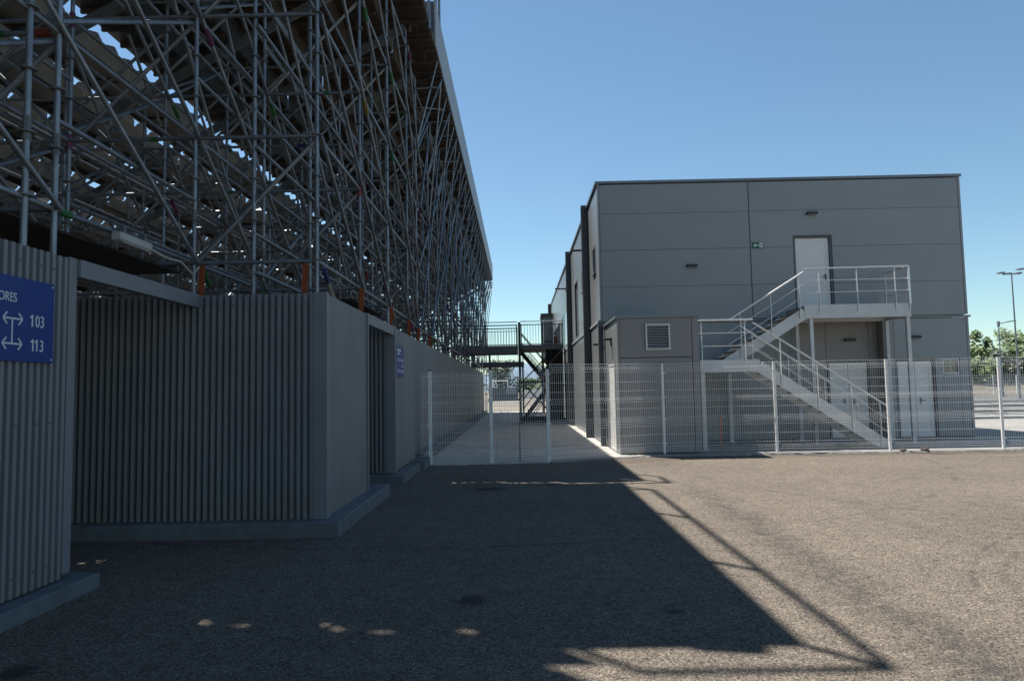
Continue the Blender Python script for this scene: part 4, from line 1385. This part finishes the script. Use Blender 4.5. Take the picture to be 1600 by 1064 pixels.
boxpart('dark_base', 'plinth', ct, -4.5, .3, 101.5, 102.3, -.03, .35)

ff = thing('far_fence', 'far white mesh fence across the end of the parking lot', 'fence', (70, 78, 0))
for k in range(30):
    x = 24 + k * 2.55
    boxpart('post', 'fence', ff, x, x + .09, 78, 78.08, -.03, 2.15)
    if k < 29:
        mb = MB()
        for z in (.15, .6, 1.05, 1.5, 1.95): mb.box(x + .09, x + 2.55, 78.03, 78.04, z, z + .025)
        for j in range(1, 20): mb.box(x + .09 + j * .125, x + .10 + j * .125, 78.042, 78.05, .1, 2.0)
        mb.build('wire_panel', 'fence', ff)

def mast(x, y, h, label, kind):
    t = thing('street_lamp', label, 'street lamp', (x, y, 0))
    MB().tube((x, y, -.03), (x, y, h), .085, 10, .05).build('pole', 'mast', t, smooth=True)
    MB().box(x - .2, x + .2, y - .2, y + .2, -.03, .04).build('base_plate', 'mast', t)
    if kind == 2:
        MB().box(x - .75, x + .75, y - .05, y + .05, h - .03, h + .05).build('cross_arm', 'mast', t)
        for (dx, dz, w) in ((-.98, .10, .5), (-.42, .02, .55), (.48, .0, .5), (.70, .34, .55)):
            MB().bar((x + dx - w/2, y - .1, h + dz + (-.02 if dx < 0 else .02)), (x + dx + w/2, y - .1, h + dz + (.07 if dx > 0 else .02)), .38, .12).build('lamp_head', 'mast', t)
    else:
        MB().tube((x, y, h - .12), (x + 1.3, y, h + .1), .04, 8).build('arm', 'mast', t)
        MB().bar((x + .9, y, h + .06), (x + 1.7, y, h + .15), .22, .09).build('lamp_head', 'mast', t)
        MB().box(x - .1, x + .1, y - .1, y + .1, h - .4, h + .12).build('collar', 'mast', t)
mast(42.2, 60, 10.6, 'tall grey floodlight mast with four lamp heads beside the trees', 2)
mast(47.6, 70, 7.3, 'shorter lamp post with a single arm left of the tall mast', 1)

# trees
def tree(x, y, h, rx, leaf, label, n=2600, base=.18, leafsize=.22, seed=1):
    rs = random.Random(seed)
    t = thing('tree', label, 'tree', (x, y, -.03), 'trees along the horizon')
    tr = MB()
    tr.tube((x, y, -.05), (x + .1, y, h * .35), .035 * h * .6, 8, .02 * h * .6)
    tips = []
    for k in range(7):
        a = rs.uniform(0, 6.28); l_ = rs.uniform(.3, .8)
        z0 = h * rs.uniform(.15, .36)
        q = (x + math.cos(a) * rx * l_, y + math.sin(a) * rx * l_, h * rs.uniform(.45, .85))
        tr.tube((x + .05, y, z0), q, .014 * h * .6, 6, .004 * h)
        tips.append(q)
    tr.build('trunk', 'bark', t)
    cl = [(Vector(q), rs.uniform(.32, .5) * rx) for q in tips]
    for k in range(16):
        a = rs.uniform(0, 6.28); u = rs.uniform(.2, .95)
        zz = h * rs.uniform(base + .08, .95)
        prof = math.sqrt(max(.05, 1 - ((zz / h - .5) / .55) ** 2))
        cl.append((Vector((x + math.cos(a) * rx * u * prof, y + math.sin(a) * rx * u * prof, zz)), rs.uniform(.22, .42) * rx))
    mb = MB()
    for k in range(n):
        c, r = cl[rs.randrange(len(cl))]
        v = Vector((rs.gauss(0, 1), rs.gauss(0, 1), rs.gauss(0, 1))).normalized() * r * rs.random() ** .4
        p = c + v
        if p.z > h * 1.05 or p.z < h * base * .5: continue
        d1 = Vector((rs.gauss(0, 1), rs.gauss(0, 1), rs.gauss(0, .6))).normalized()
        d2 = d1.orthogonal().normalized()
        s = leafsize * rs.uniform(.6, 1.4)
        i = len(mb.v)
        mb.v += [tuple(p - d1 * s), tuple(p + d2 * s * .5), tuple(p + d1 * s), tuple(p - d2 * s * .5)]
        mb.f.append((i, i + 1, i + 2, i + 3))
    mb.build('crown', leaf, t)
tree(-3.0, 118, 6.2, 3.4, 'leafB', 'dark bushy tree behind the grey container at the end of the passage', 3000, .05, .20, 3)
tree(5.0, 116, 5.2, 3.6, 'leafA', 'green bush seen through the stair tower', 3000, .05, .20, 4)
tree(1.6, 128, 3.4, 2.2, 'leafA', 'low light green bush right of the grey container', 2200, .05, .2, 5)
for (x, y, h, rx, lf, lb) in ((60.5, 94, 8.2, 2.8, 'leafA', 'light green tree closest to the right edge of the building'),
                              (66.0, 96, 8.4, 3.2, 'leafA', 'light green rounded tree below the single arm lamp post'),
                              (70.0, 92, 6.8, 2.6, 'leafB', 'darker tree at the foot of the single arm lamp post'),
                              (76.5, 99, 12.2, 3.6, 'leafA', 'tallest light green tree behind the tall mast at the right edge'),
                              (73.0, 93, 6.6, 2.8, 'leafB', 'dark tree in front of the tall mast foot'),
                              (79.5, 95, 7.4, 3.0, 'leafB', 'dark tree at the right edge of the picture'),
                              (64.0, 91, 5.2, 2.8, 'leafB', 'low dark bush between the two light trees')):
    tree(x, y, h, rx, lf, lb, 3000, .05, .24, int(x * 10))

for k in range(9):
    tree(57.5 + k * 3.1, 88.5 + (k % 3) * 1.2, 4.6 + (k * 37 % 5) * .35, 2.6, 'leafB' if k % 2 else 'leafA',
         ['lowest bush of the hedge row nearest the building', 'second bush of the hedge row from the building', 'third bush of the hedge row from the building',
          'fourth bush of the hedge row from the building', 'fifth bush of the hedge row from the building', 'sixth bush of the hedge row from the building',
          'seventh bush of the hedge row from the building', 'eighth bush of the hedge row from the building', 'last bush of the hedge row farthest from the building'][k], 2200, .03, .22, 900 + k)
# loose grit gathered along the plinths and the kerb
mb = MB()
def pebble(x, y, r):
    k = len(mb.v)
    pts = [(0, 0, 1), (1, 0, .2), (-.5, .87, .1), (-.5, -.87, .15), (.1, .1, -.3)]
    a = random.uniform(0, 6.28)
    for (px, py, pz) in pts:
        j = random.uniform(.7, 1.3)
        mb.v.append((x + r * j * (px * math.cos(a) - py * math.sin(a)), y + r * j * (px * math.sin(a) + py * math.cos(a)), .003 + r * .6 * max(pz, 0)))
    for f in ((0, 1, 2), (0, 2, 3), (0, 3, 1)): mb.f.append(tuple(k + i for i in f))
def scatter(p0, p1, n, spread):
    for _ in range(n):
        t = random.random()
        o = abs(random.gauss(0, spread))
        d = Vector((p1[0] - p0[0], p1[1] - p0[1])).normalized()
        pebble(p0[0] + (p1[0] - p0[0]) * t + d.y * o, p0[1] + (p1[1] - p0[1]) * t - d.x * o, random.uniform(.004, .014))
scatter((-1.97, 7.68), (-1.97, 10.75), 260, .10)
scatter((-6.0, 7.66), (-1.98, 7.66), 320, .10)
scatter((-1.97, 12.0), (-1.88, 15.0), 200, .10)
scatter((-3.47, 2.0), (-3.47, 5.9), 260, .08)
scatter((2.62, 15.80), (16.0, 15.72), 700, .12)
scatter((-1.9, 14.78), (0.62, 14.94), 220, .10)
for _ in range(420): pebble(random.uniform(-3, 9), random.uniform(3.6, 15), random.uniform(.003, .008))
tag(mb.build('grit', 'stone'), 'loose dark grit along the plinths and kerb edges', 'grit', kind='stuff')
